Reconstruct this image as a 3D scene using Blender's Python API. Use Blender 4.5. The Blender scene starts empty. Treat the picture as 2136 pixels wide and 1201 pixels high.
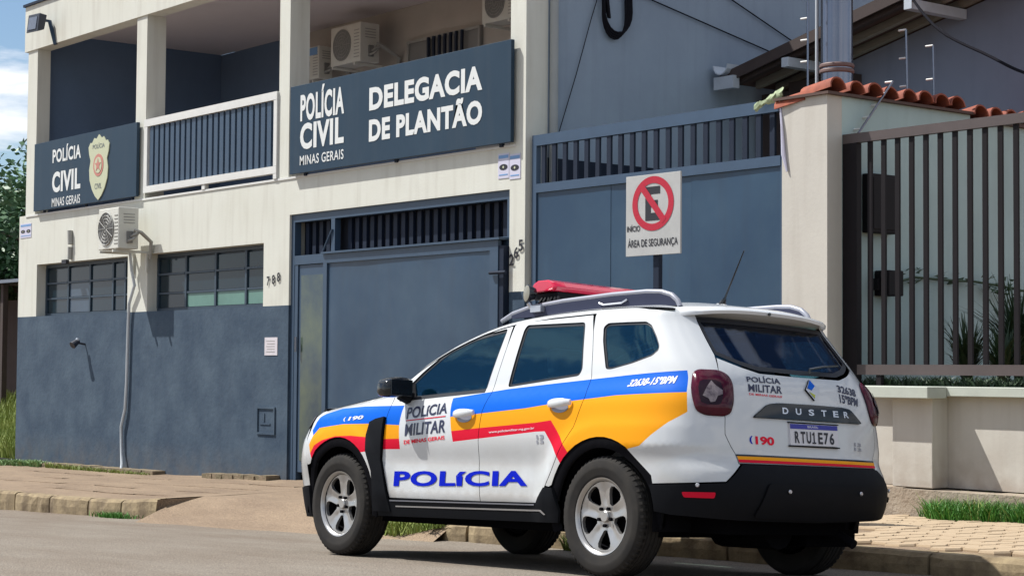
import bpy, bmesh, math, random
from mathutils import Vector, Matrix, noise
from mathutils.geometry import delaunay_2d_cdt
random.seed(7)
SC = bpy.context.scene
COL = SC.collection
# ---------------------------------------------------------------- camera
cd = bpy.data.cameras.new('camera'); cam = bpy.data.objects.new('camera', cd); COL.objects.link(cam)
RW = ((0.621923, 0.783044, 0.007327), (-0.030591, 0.033644, -0.998966), (-0.782481, 0.621055, 0.044878))
CAMLOC = Vector((7.934102, -7.813694, 1.206831))
m = Matrix.Identity(4)
for r in range(3):
    m[r][0] = RW[0][r]; m[r][1] = -RW[1][r]; m[r][2] = -RW[2][r]
cam.matrix_world = Matrix.Translation(CAMLOC) @ m
cd.sensor_width = 36.0; cd.lens = 3862.04/2136*36; cd.clip_start = .1; cd.clip_end = 2000
SC.camera = cam
# ---------------------------------------------------------------- sky and sun
SUN = Vector((-1.35, -1.0, 2.4)).normalized()           # direction towards the sun
elev = math.asin(SUN.z); azim = math.atan2(SUN.x, SUN.y)
w = bpy.data.worlds.new('World'); SC.world = w; w.use_nodes = True
nt = w.node_tree; nt.nodes.clear()
def N(t, **k):
    n = nt.nodes.new(t)
    for a, b in k.items(): setattr(n, a, b)
    return n
out = N('ShaderNodeOutputWorld'); bg = N('ShaderNodeBackground'); sky = N('ShaderNodeTexSky')
sky.sky_type = 'NISHITA'; sky.sun_disc = False; sky.sun_elevation = elev; sky.sun_rotation = azim
sky.air_density = 1.0; sky.dust_density = .15; sky.ozone_density = 3.0
tc = N('ShaderNodeTexCoord'); mp = N('ShaderNodeMapping'); mp.inputs['Scale'].default_value = (2.6, 2.6, 11.0)
mp.inputs['Location'].default_value = (.3, 1.1, .35)
no = N('ShaderNodeTexNoise'); no.inputs['Scale'].default_value = 1.35; no.inputs['Detail'].default_value = 7; no.inputs['Roughness'].default_value = .58
rp = N('ShaderNodeValToRGB'); rp.color_ramp.elements[0].position = .465; rp.color_ramp.elements[1].position = .56
cl = N('ShaderNodeMix', data_type='RGBA'); cl.inputs['B'].default_value = (9.6, 9.9, 10.4, 1)
L = nt.links
L.new(tc.outputs['Generated'], mp.inputs['Vector']); L.new(mp.outputs['Vector'], no.inputs['Vector'])
L.new(no.outputs['Fac'], rp.inputs['Fac']); L.new(rp.outputs['Color'], cl.inputs['Factor'])
L.new(sky.outputs['Color'], cl.inputs['A']); L.new(cl.outputs['Result'], bg.inputs['Color'])
bg.inputs['Strength'].default_value = .078
L.new(bg.outputs['Background'], out.inputs['Surface'])
sl = bpy.data.lights.new('sun', 'SUN'); sl.energy = 4.6; sl.angle = math.radians(.53); sl.color = (1, .97, .91)
so = bpy.data.objects.new('sun', sl); COL.objects.link(so); so.location = SUN*60
so.rotation_euler = SUN.to_track_quat('Z', 'Y').to_euler()
SC.view_settings.view_transform = 'Standard'; SC.view_settings.look = 'None'
SC.view_settings.exposure = .50; SC.view_settings.gamma = 1; SC.view_settings.use_curve_mapping = False
try:
    SC.cycles.max_bounces = 8; SC.cycles.transparent_max_bounces = 12; SC.cycles.caustics_reflective = False; SC.cycles.caustics_refractive = False
except Exception: pass

# ---------------------------------------------------------------- materials
def mat(name, col, rough=.7, var=.0, vscale=3.0, col2=None, streak=0, bump=0, bscale=60, spec=.5, metal=0, coat=0, alpha=None, dirt=None, emis=None, coords='Object', stretch=(1, 1, 1), low=None, speck=0):
    """principled material; var mixes col towards col2 with two octaves of noise, streak adds vertical runs"""
    M = bpy.data.materials.new(name); M.use_nodes = True; t = M.node_tree; b = t.nodes['Principled BSDF']
    lk = t.links
    b.inputs['Roughness'].default_value = rough; b.inputs['Metallic'].default_value = metal
    b.inputs['Specular IOR Level'].default_value = spec; b.inputs['Coat Weight'].default_value = coat
    b.inputs['Coat Roughness'].default_value = .06
    b.inputs['Base Color'].default_value = (*col, 1)
    cur = None
    tcn = t.nodes.new('ShaderNodeTexCoord'); mpn = t.nodes.new('ShaderNodeMapping'); mpn.inputs['Scale'].default_value = stretch
    lk.new(tcn.outputs[coords], mpn.inputs['Vector'])
    V = mpn.outputs['Vector']
    if var:
        c2 = col2 or tuple(c*.6 for c in col)
        n1 = t.nodes.new('ShaderNodeTexNoise'); n1.inputs['Scale'].default_value = vscale; n1.inputs['Detail'].default_value = 8; n1.inputs['Roughness'].default_value = .65
        lk.new(V, n1.inputs['Vector'])
        r1 = t.nodes.new('ShaderNodeMapRange'); r1.inputs['From Min'].default_value = .35; r1.inputs['From Max'].default_value = .7; r1.inputs['To Max'].default_value = var
        lk.new(n1.outputs['Fac'], r1.inputs['Value'])
        mx = t.nodes.new('ShaderNodeMix'); mx.data_type = 'RGBA'; mx.inputs['A'].default_value = (*col, 1); mx.inputs['B'].default_value = (*c2, 1)
        lk.new(r1.outputs['Result'], mx.inputs['Factor']); cur = mx.outputs['Result']
    if streak:
        ms = t.nodes.new('ShaderNodeMapping'); ms.inputs['Scale'].default_value = (5, 5, .45)
        lk.new(tcn.outputs[coords], ms.inputs['Vector'])
        n2 = t.nodes.new('ShaderNodeTexNoise'); n2.inputs['Scale'].default_value = 1.6; n2.inputs['Detail'].default_value = 5
        lk.new(ms.outputs['Vector'], n2.inputs['Vector'])
        r2 = t.nodes.new('ShaderNodeMapRange'); r2.inputs['From Min'].default_value = .5; r2.inputs['From Max'].default_value = .75; r2.inputs['To Max'].default_value = streak
        lk.new(n2.outputs['Fac'], r2.inputs['Value'])
        mx = t.nodes.new('ShaderNodeMix'); mx.data_type = 'RGBA'; dc = dirt or tuple(c*.45 for c in col)
        mx.inputs['B'].default_value = (*dc, 1)
        if cur: lk.new(cur, mx.inputs['A'])
        else: mx.inputs['A'].default_value = (*col, 1)
        lk.new(r2.outputs['Result'], mx.inputs['Factor']); cur = mx.outputs['Result']
    if speck:
        n4 = t.nodes.new('ShaderNodeTexNoise'); n4.inputs['Scale'].default_value = 95; n4.inputs['Detail'].default_value = 2; lk.new(tcn.outputs[coords], n4.inputs['Vector'])
        r4 = t.nodes.new('ShaderNodeMapRange'); r4.inputs['From Min'].default_value = .3; r4.inputs['From Max'].default_value = .7; r4.inputs['To Min'].default_value = 1-speck; r4.inputs['To Max'].default_value = 1+speck
        lk.new(n4.outputs['Fac'], r4.inputs['Value'])
        mx = t.nodes.new('ShaderNodeVectorMath'); mx.operation = 'SCALE'
        if cur: lk.new(cur, mx.inputs[0])
        else: mx.inputs[0].default_value = col
        lk.new(r4.outputs['Result'], mx.inputs['Scale']); cur = mx.outputs[0]
    if low:                                            # splashed dirt on walls and gates, grey-brown tone on car paint, thinning with height: (z_low, z_high, colour, amount)
        sx = t.nodes.new('ShaderNodeSeparateXYZ'); lk.new(tcn.outputs['Object'], sx.inputs[0])
        rl = t.nodes.new('ShaderNodeMapRange'); rl.inputs['From Min'].default_value = low[0]; rl.inputs['From Max'].default_value = low[1]; rl.inputs['To Min'].default_value = low[3]; rl.inputs['To Max'].default_value = 0
        lk.new(sx.outputs['Z'], rl.inputs['Value'])
        n5 = t.nodes.new('ShaderNodeTexNoise'); n5.inputs['Scale'].default_value = 5; n5.inputs['Detail'].default_value = 7; lk.new(tcn.outputs['Object'], n5.inputs['Vector'])
        mm = t.nodes.new('ShaderNodeMath'); mm.operation = 'MULTIPLY'; lk.new(rl.outputs['Result'], mm.inputs[0])
        r5 = t.nodes.new('ShaderNodeMapRange'); r5.inputs['From Min'].default_value = .3; r5.inputs['From Max'].default_value = .6; lk.new(n5.outputs['Fac'], r5.inputs['Value']); lk.new(r5.outputs['Result'], mm.inputs[1])
        mx = t.nodes.new('ShaderNodeMix'); mx.data_type = 'RGBA'; mx.inputs['B'].default_value = (*low[2], 1)
        if cur: lk.new(cur, mx.inputs['A'])
        else: mx.inputs['A'].default_value = (*col, 1)
        lk.new(mm.outputs[0], mx.inputs['Factor']); cur = mx.outputs['Result']
    if cur: lk.new(cur, b.inputs['Base Color'])
    if bump:
        n3 = t.nodes.new('ShaderNodeTexNoise'); n3.inputs['Scale'].default_value = bscale; n3.inputs['Detail'].default_value = 5
        lk.new(V, n3.inputs['Vector'])
        bp = t.nodes.new('ShaderNodeBump'); bp.inputs['Strength'].default_value = min(1, bump); bp.inputs['Distance'].default_value = .02*max(bump, .3)
        lk.new(n3.outputs['Fac'], bp.inputs['Height']); lk.new(bp.outputs['Normal'], b.inputs['Normal'])
    if alpha is not None:
        b.inputs['Alpha'].default_value = alpha
    if emis:
        b.inputs['Emission Color'].default_value = (*emis, 1); b.inputs['Emission Strength'].default_value = 1
    return M
def glass_mat(name, tint, refl=1.0, rough=.02, body=None):
    """thin tinted pane: tinted straight transmission plus a fresnel reflection"""
    M = bpy.data.materials.new(name); M.use_nodes = True; t = M.node_tree; t.nodes.clear()
    o = t.nodes.new('ShaderNodeOutputMaterial'); tr = t.nodes.new('ShaderNodeBsdfTransparent'); tr.inputs['Color'].default_value = (*tint, 1)
    gl = t.nodes.new('ShaderNodeBsdfGlossy'); gl.inputs['Roughness'].default_value = rough
    fr = t.nodes.new('ShaderNodeFresnel'); fr.inputs['IOR'].default_value = 1.5
    mul = t.nodes.new('ShaderNodeMath'); mul.operation = 'MULTIPLY'; mul.inputs[1].default_value = refl
    mx = t.nodes.new('ShaderNodeMixShader'); t.links.new(fr.outputs[0], mul.inputs[0]); t.links.new(mul.outputs[0], mx.inputs[0])
    src = tr.outputs[0]
    if body:
        df = t.nodes.new('ShaderNodeBsdfDiffuse'); df.inputs['Color'].default_value = (*body[0], 1)
        m2 = t.nodes.new('ShaderNodeMixShader'); m2.inputs[0].default_value = body[1]
        t.links.new(tr.outputs[0], m2.inputs[1]); t.links.new(df.outputs[0], m2.inputs[2]); src = m2.outputs[0]
    t.links.new(src, mx.inputs[1]); t.links.new(gl.outputs[0], mx.inputs[2]); t.links.new(mx.outputs[0], o.inputs['Surface'])
    return M

# ---------------------------------------------------------------- mesh helpers
class MB:
    def __init__(s): s.v = []; s.f = []; s.m = []
    def add(s, vs, fs, mi=0):
        o = len(s.v); s.v += [tuple(p) for p in vs]; s.f += [tuple(i+o for i in f) for f in fs]; s.m += [mi]*len(fs)
    def box(s, x0, x1, y0, y1, z0, z1, mi=0):
        s.add([(x0, y0, z0), (x1, y0, z0), (x1, y1, z0), (x0, y1, z0), (x0, y0, z1), (x1, y0, z1), (x1, y1, z1), (x0, y1, z1)],
              [(0, 3, 2, 1), (4, 5, 6, 7), (0, 1, 5, 4), (1, 2, 6, 5), (2, 3, 7, 6), (3, 0, 4, 7)], mi); return s
    def hexa(s, bottom, top, mi=0):
        s.add(list(bottom)+list(top), [(0, 3, 2, 1), (4, 5, 6, 7), (0, 1, 5, 4), (1, 2, 6, 5), (2, 3, 7, 6), (3, 0, 4, 7)], mi); return s
    def tube(s, pts, r, n=8, mi=0, cap=True, rr=None):
        pts = [Vector(p) for p in pts]; k = len(pts); vs = []; fs = []
        up = None
        for i, p in enumerate(pts):
            d = (pts[min(i+1, k-1)]-pts[max(i-1, 0)]).normalized()
            if up is None: up = Vector((0, 0, 1)) if abs(d.z) < .9 else Vector((1, 0, 0))
            a = d.cross(up).normalized(); up = a.cross(d).normalized()
            rad = rr[i] if rr else r
            for j in range(n):
                t = 2*math.pi*j/n; vs.append(p+(a*math.cos(t)+up*math.sin(t))*rad)
        for i in range(k-1):
            for j in range(n):
                fs.append((i*n+j, i*n+(j+1) % n, (i+1)*n+(j+1) % n, (i+1)*n+j))
        if cap: fs.append(tuple(range(n))[::-1]); fs.append(tuple((k-1)*n+j for j in range(n)))
        s.add(vs, fs, mi); return s
    def lathe(s, prof, n=32, M=None, mi=0, close=False, cap=True):
        """prof: (radius, height) revolved about local z, then matrix M"""
        M = M or Matrix.Identity(4); vs = []; fs = []; k = len(prof)
        for r, h in prof:
            for j in range(n):
                t = 2*math.pi*j/n; vs.append(M @ Vector((r*math.cos(t), r*math.sin(t), h)))
        for i in range(k-1 if not close else k):
            a = i; b = (i+1) % k
            for j in range(n): fs.append((a*n+j, a*n+(j+1) % n, b*n+(j+1) % n, b*n+j))
        if not close and cap:
            fs.append(tuple(range(n))[::-1]); fs.append(tuple((k-1)*n+j for j in range(n)))
        s.add(vs, fs, mi); return s
    def prism(s, outline, d, M=None, mi=0):
        """outline in local xy, extruded d along local z"""
        M = M or Matrix.Identity(4); n = len(outline)
        vs = [M @ Vector((x, y, 0)) for x, y in outline]+[M @ Vector((x, y, d)) for x, y in outline]
        s.add(vs, [tuple(range(n))[::-1], tuple(range(n, 2*n))]+[(i, (i+1) % n, n+(i+1) % n, n+i) for i in range(n)], mi); return s
    def build(s, name, mats, parent=None, smooth=False, bevel=0, loc=None, seg=2, kind=None):
        me = bpy.data.meshes.new(name)
        off = Vector(loc) if loc is not None else Vector((0, 0, 0))
        me.from_pydata([tuple(Vector(p)-off) for p in s.v], [], s.f)
        if not isinstance(mats, (list, tuple)): mats = [mats]
        for q in mats: me.materials.append(q)
        me.polygons.foreach_set('material_index', s.m)
        me.polygons.foreach_set('use_smooth', [smooth]*len(s.f))
        me.update()
        o = bpy.data.objects.new(name, me); COL.objects.link(o); o.location = off
        if parent is not None:
            o.parent = parent
        if bevel:
            b = o.modifiers.new('bevel', 'BEVEL'); b.width = bevel; b.segments = seg; b.limit_method = 'ANGLE'; b.angle_limit = math.radians(40)
        if smooth and not bevel:
            try:
                me.set_sharp_from_angle(angle=math.radians(38))
            except Exception: pass
        if kind: o['kind'] = kind
        return o
def thing(name, label, cat, loc=(0, 0, 0), group=None, rot=None):
    o = bpy.data.objects.new(name, None); COL.objects.link(o); o.location = loc
    if rot is not None: o.rotation_euler = rot
    o['label'] = label; o['category'] = cat
    if group: o['group'] = group
    o.empty_display_size = .2
    return o
def tag(o, label, cat, group=None):
    o['label'] = label; o['category'] = cat
    if group: o['group'] = group
    return o
def part(mb, name, mats, root, **k):
    """part with coordinates given in world space, parented to an unrotated root"""
    o = mb.build(name, mats, None, **k); o.parent = root
    l = Vector((0, 0, 0)); r = root
    while r is not None: l += r.location; r = r.parent
    o.location = o.location-l
    return o
def copyobj(o, parent, loc=None):
    c = o.copy(); COL.objects.link(c); c.parent = parent
    if loc is not None: c.location = loc
    return c
def text_mesh(s, w, h, bold=0.0, shear=0.0, spacing=1.0, sub=0):
    """glyph outlines of s fitted into 0..w x 0..h; returns verts, faces"""
    c = bpy.data.curves.new('t', 'FONT'); c.body = s; c.offset = bold; c.shear = shear; c.space_character = spacing; c.resolution_u = 4; c.fill_mode = 'FRONT'
    o = bpy.data.objects.new('t', c); COL.objects.link(o)
    dg = bpy.context.evaluated_depsgraph_get(); me = bpy.data.meshes.new_from_object(o.evaluated_get(dg))
    bpy.data.objects.remove(o); bpy.data.curves.remove(c)
    if sub:
        bm = bmesh.new(); bm.from_mesh(me); bmesh.ops.triangulate(bm, faces=bm.faces)
        for _ in range(sub): bmesh.ops.subdivide_edges(bm, edges=[e for e in bm.edges if e.calc_length() > .12], cuts=1, use_grid_fill=True)
        bmesh.ops.triangulate(bm, faces=bm.faces); bm.to_mesh(me); bm.free()
    vs = [v.co.copy() for v in me.vertices]; fs = [tuple(p.vertices) for p in me.polygons]
    x0 = min(v.x for v in vs); x1 = max(v.x for v in vs); y0 = min(v.y for v in vs); y1 = max(v.y for v in vs)
    vs = [((v.x-x0)/(x1-x0)*w, (v.y-y0)/(y1-y0)*h) for v in vs]
    bpy.data.meshes.remove(me)
    return vs, fs
def text_on(name, s, origin, U, V, w, h, m, root, bold=0.0, shear=0.0, depth=0, world=True, spacing=1.0):
    """flat lettering: origin + u*U + v*V"""
    vs, fs = text_mesh(s, w, h, bold, shear, spacing); mb = MB(); O = Vector(origin); U = Vector(U); V = Vector(V)
    Nn = U.cross(V).normalized()
    mb.add([O+U*a+V*b+Nn*depth for a, b in vs], fs)
    return part(mb, name, m, root) if world else mb.build(name, m, root)
def jit(a): return random.uniform(-a, a)
M = {}
M['cream'] = mat('cream_render', (.62, .625, .57), .85, var=.35, vscale=1.3, col2=(.50, .49, .41), streak=.28, dirt=(.34, .31, .26), bump=.25, bscale=45)
M['trimwhite'] = mat('white_trim_paint', (.66, .66, .64), .6, var=.2, vscale=6, bump=.05)
M['navy'] = mat('slate_blue_masonry_paint', (.020, .044, .080), .85, var=1, vscale=2.0, col2=(.056, .090, .130), streak=.3, dirt=(.030, .050, .082), bump=.5, bscale=16, low=(-.3, .25, (.12, .095, .07), .45))
M['navysteel'] = mat('slate_blue_steel_paint', (.018, .046, .090), .40, var=1, vscale=1.4, col2=(.040, .074, .118), streak=.45, dirt=(.030, .050, .08), bump=.12, bscale=1.6, low=(-.1, .5, (.10, .085, .07), .4))
M['navyframe'] = mat('slate_blue_frame_paint', (.038, .070, .118), .45, var=.3, vscale=7, bump=.05)
M['navydark'] = mat('dark_blue_lower_wall_tone', (.010, .018, .038), .6, var=.4, vscale=5, spec=.25)
M['signblue'] = mat('sign_face_blue', (.012, .034, .062), .5, var=.5, vscale=1.2, col2=(.024, .052, .085), streak=.2, dirt=(.05, .065, .08), spec=.3)
M['white'] = mat('white_print', (.66, .68, .68), .6)
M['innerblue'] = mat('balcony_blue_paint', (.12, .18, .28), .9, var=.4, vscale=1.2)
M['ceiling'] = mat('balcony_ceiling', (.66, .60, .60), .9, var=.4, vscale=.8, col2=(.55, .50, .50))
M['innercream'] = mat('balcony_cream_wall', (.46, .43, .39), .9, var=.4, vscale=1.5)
M['sidewall'] = mat('grey_blue_side_render', (.29, .36, .44), .88, var=.6, vscale=.5, col2=(.19, .24, .32), streak=.15, dirt=(.12, .14, .18), bump=.3, bscale=12)
M['sidegrey'] = mat('grey_render', (.34, .36, .36), .88, var=.3, vscale=2, streak=.2)
M['wallbeige'] = mat('beige_grey_render', (.53, .505, .455), .88, var=.35, vscale=1.6, col2=(.41, .38, .345), streak=.22, dirt=(.25, .21, .17), bump=.2, bscale=28, low=(.2, .75, (.27, .21, .16), .7))
M['wallbeigedark'] = mat('weathered_wall_render', (.36, .30, .24), .9, var=.6, vscale=3, col2=(.27, .22, .17), streak=.4, bump=.4, bscale=20)
M['plinth'] = mat('rough_plinth_render', (.36, .305, .24), .95, var=.8, vscale=7, col2=(.24, .18, .13), bump=.7, bscale=35)
M['greenwhite'] = mat('pale_green_white_render', (.42, .54, .53), .88, var=.35, vscale=1.2, streak=.15)
M['coping'] = mat('pale_stone_coping', (.46, .49, .43), .7, var=.4, vscale=5)
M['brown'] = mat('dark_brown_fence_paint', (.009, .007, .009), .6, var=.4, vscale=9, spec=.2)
M['brownlit'] = mat('lit_brown_fence_rail', (.085, .066, .064), .5, var=.4, vscale=6)  # fence brown again, lightened so the rails look lit
M['tile'] = mat('red_clay_tile', (.34, .085, .042), .8, var=.9, vscale=9, col2=(.16, .04, .025), bump=.3, bscale=60)
M['tileold'] = mat('dull_clay_tile', (.10, .06, .05), .85, var=.5, vscale=5)
M['housewall'] = mat('grey_blue_gable_render', (.22, .25, .33), .9, var=.4, vscale=.8, streak=.2)
M['rafter'] = mat('weathered_rafter_wood', (.30, .28, .24), .8, var=.6, vscale=7, stretch=(1, 1, 8))
M['darkwood'] = mat('dark_soffit_wood', (.055, .038, .035), .8, var=.5, vscale=6)
M['gutter'] = mat('pale_gutter_metal', (.50, .55, .62), .5, var=.4, vscale=6)
M['steel'] = mat('galvanised_steel', (.20, .21, .25), .22, metal=1, var=.3, vscale=2, col2=(.15, .15, .19))
M['asphalt'] = mat('worn_asphalt', (.225, .195, .158), .93, var=1, vscale=.8, col2=(.16, .122, .09), speck=.45, bump=.9, bscale=70, coords='Object', stretch=(.5, 1.5, 1))
M['sidewalk'] = mat('worn_concrete_paving', (.255, .185, .122), .93, var=1, vscale=1.6, col2=(.17, .118, .078), speck=.35, bump=.8, bscale=30, stretch=(.5, 1.6, 1))
M['paver'] = mat('sandy_concrete_paver', (.41, .315, .21), .9, var=.6, vscale=4, col2=(.35, .26, .17), bump=.3, bscale=70)
M['joint'] = mat('paver_joint_sand', (.27, .20, .13), .95, var=.5, vscale=6)
M['kerb'] = mat('weathered_kerb_stone', (.33, .255, .15), .95, var=1, vscale=4, col2=(.12, .085, .05), bump=.6, bscale=26, streak=.6, dirt=(.10, .07, .045))
M['soil'] = mat('reddish_soil', (.25, .145, .085), .97, var=.6, vscale=5, bump=.6, bscale=30)
M['grass'] = mat('grass_blade', (.07, .23, .022), .6, var=.7, vscale=4, col2=(.035, .13, .02))
M['grassyellow'] = mat('dry_grass_blade', (.27, .31, .07), .65, var=.8, vscale=2, col2=(.11, .20, .035))
M['leaf'] = mat('tree_leaf', (.045, .115, .050), .5, var=.8, vscale=1.5, col2=(.09, .19, .07))
M['leafdark'] = mat('dark_plant_leaf', (.022, .05, .02), .5, var=.7, vscale=3, col2=(.04, .08, .03))
M['bark'] = mat('tree_bark', (.10, .075, .055), .9, var=.6, vscale=6)
M['acwhite'] = mat('off_white_ac_casing', (.62, .62, .57), .5, var=.35, vscale=5, col2=(.52, .50, .44))
M['acgrey'] = mat('grey_ac_grille', (.33, .33, .31), .55, var=.4, vscale=6)
M['acdark'] = mat('ac_coil_dark', (.20, .20, .195), .6)
M['black'] = mat('black_rubber_cable', (.010, .010, .014), .9, spec=.08)
M['pvc'] = mat('white_pvc_pipe', (.48, .52, .56), .45, var=.3, vscale=4)
M['winframe'] = mat('window_frame_slate', (.035, .058, .085), .5, var=.3, vscale=6)
M['pane'] = mat('window_pane_dark', (.010, .024, .036), .10, var=.3, vscale=1.5, spec=.28)
M['panegrey'] = mat('window_pane_grey', (.060, .09, .13), .2, var=.5, vscale=3, spec=.3)
M['panegreen'] = mat('window_pane_green_lower', (.13, .25, .21), .25, var=.5, vscale=2, spec=.3)
M['doorglass'] = mat('steel_door_painted_reflection', (.035, .060, .080), .14, var=.7, vscale=1.8, col2=(.12, .15, .09), spec=.5)  # yellow-green blotches are reflections painted into the colour
M['red'] = mat('red_sign_print', (.42, .008, .03), .45, var=.15, vscale=6)
M['signgrey'] = mat('sign_plate_grey_white', (.42, .42, .41), .55, var=.3, vscale=5)
M['blackprint'] = mat('black_print', (.014, .014, .02), .5)
M['paper'] = mat('white_paper_notice', (.62, .58, .62), .7, var=.3, vscale=20)
M['eyeblue'] = mat('sticker_blue', (.15, .30, .55), .5)
M['sticker'] = mat('sticker_white', (.55, .54, .66), .5)
M['shieldcream'] = mat('shield_cream', (.50, .52, .36), .5)
M['shieldred'] = mat('shield_red', (.50, .20, .16), .5)
M['shieldgrey'] = mat('shield_dark_print', (.13, .15, .16), .5)
M['lampglass'] = mat('floodlight_lens', (.12, .14, .19), .2, var=.6, vscale=20)
M['lampbody'] = mat('floodlight_body', (.025, .03, .045), .5)
M['clearbulb'] = mat('pale_lamp_cover', (.5, .55, .62), .3)
M['interior'] = mat('dim_interior', (.014, .018, .03), .9)
M['lotsteel'] = mat('lot_gate_blue_paint', (.013, .044, .092), .42, var=.9, vscale=1.2, col2=(.030, .070, .118), streak=.45, dirt=(.018, .038, .07), bump=.1, bscale=1.6, low=(-.1, 1.0, (.10, .085, .07), .6))
M['lotframe'] = mat('lot_gate_frame_paint', (.042, .078, .135), .45, var=.3, vscale=7)
M['ledge'] = mat('mossy_cement_ledge', (.24, .18, .12), .95, var=1, vscale=8, col2=(.10, .09, .045), bump=.8, bscale=30)
M['weed'] = mat('pale_weed_leaf', (.24, .36, .15), .6, var=.8, vscale=6, col2=(.12, .22, .07))
def tab(t, x):
    if x <= t[0][0]: return t[0][1]
    for (a, b), (c, d) in zip(t, t[1:]):
        if x <= c: return b+(d-b)*(x-a)/(c-a)
    return t[-1][1]
def xs_(x): return .034*max(-60, min(40, x))
def zroad(x, y):
    return xs_(x)+tab([(-40, -.25), (-14, -.02), (-8, .10), (-3, .11), (-1, .052), (0, 0), (.8, -.042), (1.0, -.042), (1.25, -.035)], y)
ZW = [(-60, -1.7), (-30, -.60), (-18, -.24), (-14, -.19), (-11.3, -.12), (-7, -.05), (-2, .05), (0, .11), (3, .2), (40, 1.5)]
KT = [(-60, -1.85), (-30, -.82), (-13.3, -.27), (-11.8, -.25), (-10.2, -.20), (-9.35, -.135), (-4.2, -.035), (-1.73, .06), (-.8, .095), (0, .104), (1.13, .125), (3, .19), (40, 1.4)]
def zside(x, y):
    t = (y-1.25)/2.75
    hi = tab(KT, x)+(tab(ZW, x)-tab(KT, x))*max(0, min(1.3, t))
    if -9.35 < x < -4.2:
        k = min(1, (-4.2-x)/.7)                    # dropped kerb at the driveway
        lo = max(zroad(x, 1.25)+.012, tab(KT, -9.35)-.108-.12*max(0, x+9.35))
        q = max(0, 1-(y-1.25)/.55)
        base = tab(KT, x)
        hi -= k*q*max(0, base-lo)
    return hi
def sheet(name, xs, ys, zf, m, kind='structure', wob=0, thick=0):
    mb = MB(); n = len(ys)
    vs = [(x, y, zf(x, y)+(noise.noise(Vector((x*1.3, y*1.3, 3)))*wob)) for x in xs for y in ys]
    fs = [(i*n+j, (i+1)*n+j, (i+1)*n+j+1, i*n+j+1) for i in range(len(xs)-1) for j in range(n-1)]
    mb.add(vs, fs); o = mb.build(name, m, smooth=True); o['kind'] = kind; return o
def fr(a, b, st):
    n = max(1, round((b-a)/st)); return [a+(b-a)*i/n for i in range(n+1)]
sheet('road', fr(-300, -40, 20)[:-1]+fr(-40, 8, .25)+fr(8, 300, 20)[1:], fr(-60, -12, 6)[:-1]+fr(-12, 1.26, .2), zroad, M['asphalt'], wob=.008)
sheet('sidewalk', fr(-300, -30, 20)[:-1]+fr(-30, -9.351, .25), fr(1.30, 4.1, .1), zside, M['sidewalk'], wob=.012)
sheet('driveway', fr(-9.349, 3, .2)+[6, 12, 40, 300], fr(1.30, 4.1, .1), zside, M['sidewalk'], wob=.028)
mb = MB(); ys = fr(1.25, 1.82, .095)
for a, b in zip(ys, ys[1:]): mb.add([(-9.34, a, zside(-9.34, a)-.03), (-9.34, b, zside(-9.34, b)-.03), (-9.34, b, zside(-9.36, b)-.004), (-9.34, a, zside(-9.36, a)-.004)], [(0, 1, 2, 3)])
se_ = mb.build('sidewalk_end', M['sidewalk']); se_['kind'] = 'structure'
sheet('ground', [-900, -400, -100, 40, 100, 400, 900], [-900, -300, -60, 0, 5, 60, 300, 900], lambda x, y: xs_(x)-.75, M['soil'])
# concrete strip joints in the worn sidewalk: shallow raised slab edges
mb = MB()
for i, y in enumerate([1.85, 2.35, 2.85, 3.35]):
    for x in fr(-24, -10, 1.0)[:-1]:
        if random.random() < .75:
            z0 = zside(x, y); z1 = zside(x+.9, y); a = .004+.005*random.random()
            mb.add([(x, y, z0-.02), (x+.93, y+jit(.02), z1-.02), (x+.93, y+.05, z1-.02), (x, y+.05, z0-.02), (x, y, z0+a), (x+.93, y, z1+a), (x+.93, y+.4, z1+.001), (x, y+.4, z0+.001)],
                   [(0, 1, 5, 4), (4, 5, 6, 7)])
sb = mb.build('slab_edge', M['sidewalk']); sb['kind'] = 'stuff'; sb.parent = bpy.data.objects['sidewalk']
# pavers on the right-hand stretch
side = bpy.data.objects['driveway']
hexo = [(-.115, 0), (-.060, .085), (.060, .085), (.115, 0), (.060, -.085), (-.060, -.085)]
bm_ = MB(); top = [(x*.93, y*.93, .0) for x, y in hexo]; bot = [(x, y, -.012) for x, y in hexo]; low = [(x, y, -.05) for x, y in hexo]
bm_.add(top+bot+low, [tuple(range(6))[::-1]]+[(i, (i+1) % 6, 6+(i+1) % 6, 6+i) for i in range(6)]+[(6+i, 6+(i+1) % 6, 12+(i+1) % 6, 12+i) for i in range(6)])
pv0 = bm_.build('paver', M['paver']); pvm = pv0.data; first = True; cnt = 0
for i in range(40):
    for j in range(16):
        x = -2.35+i*.182; y = 1.50+j*.176+(.088 if i % 2 else 0)
        if y > 3.93 or x > 1.75 or (x < -.6 and y < 2.2-(x+.6)*.9) or x > 1.95-(y-1.3)*.95: continue
        o = pv0 if first else bpy.data.objects.new('paver', pvm)
        if not first: COL.objects.link(o)
        first = False; o.parent = side; cnt += 1
        o.location = (x, y, zside(x, y)+.022+jit(.003)); o.rotation_euler = (jit(.02)+.012, jit(.02)-.03, jit(.05))
print('pavers', cnt)
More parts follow.
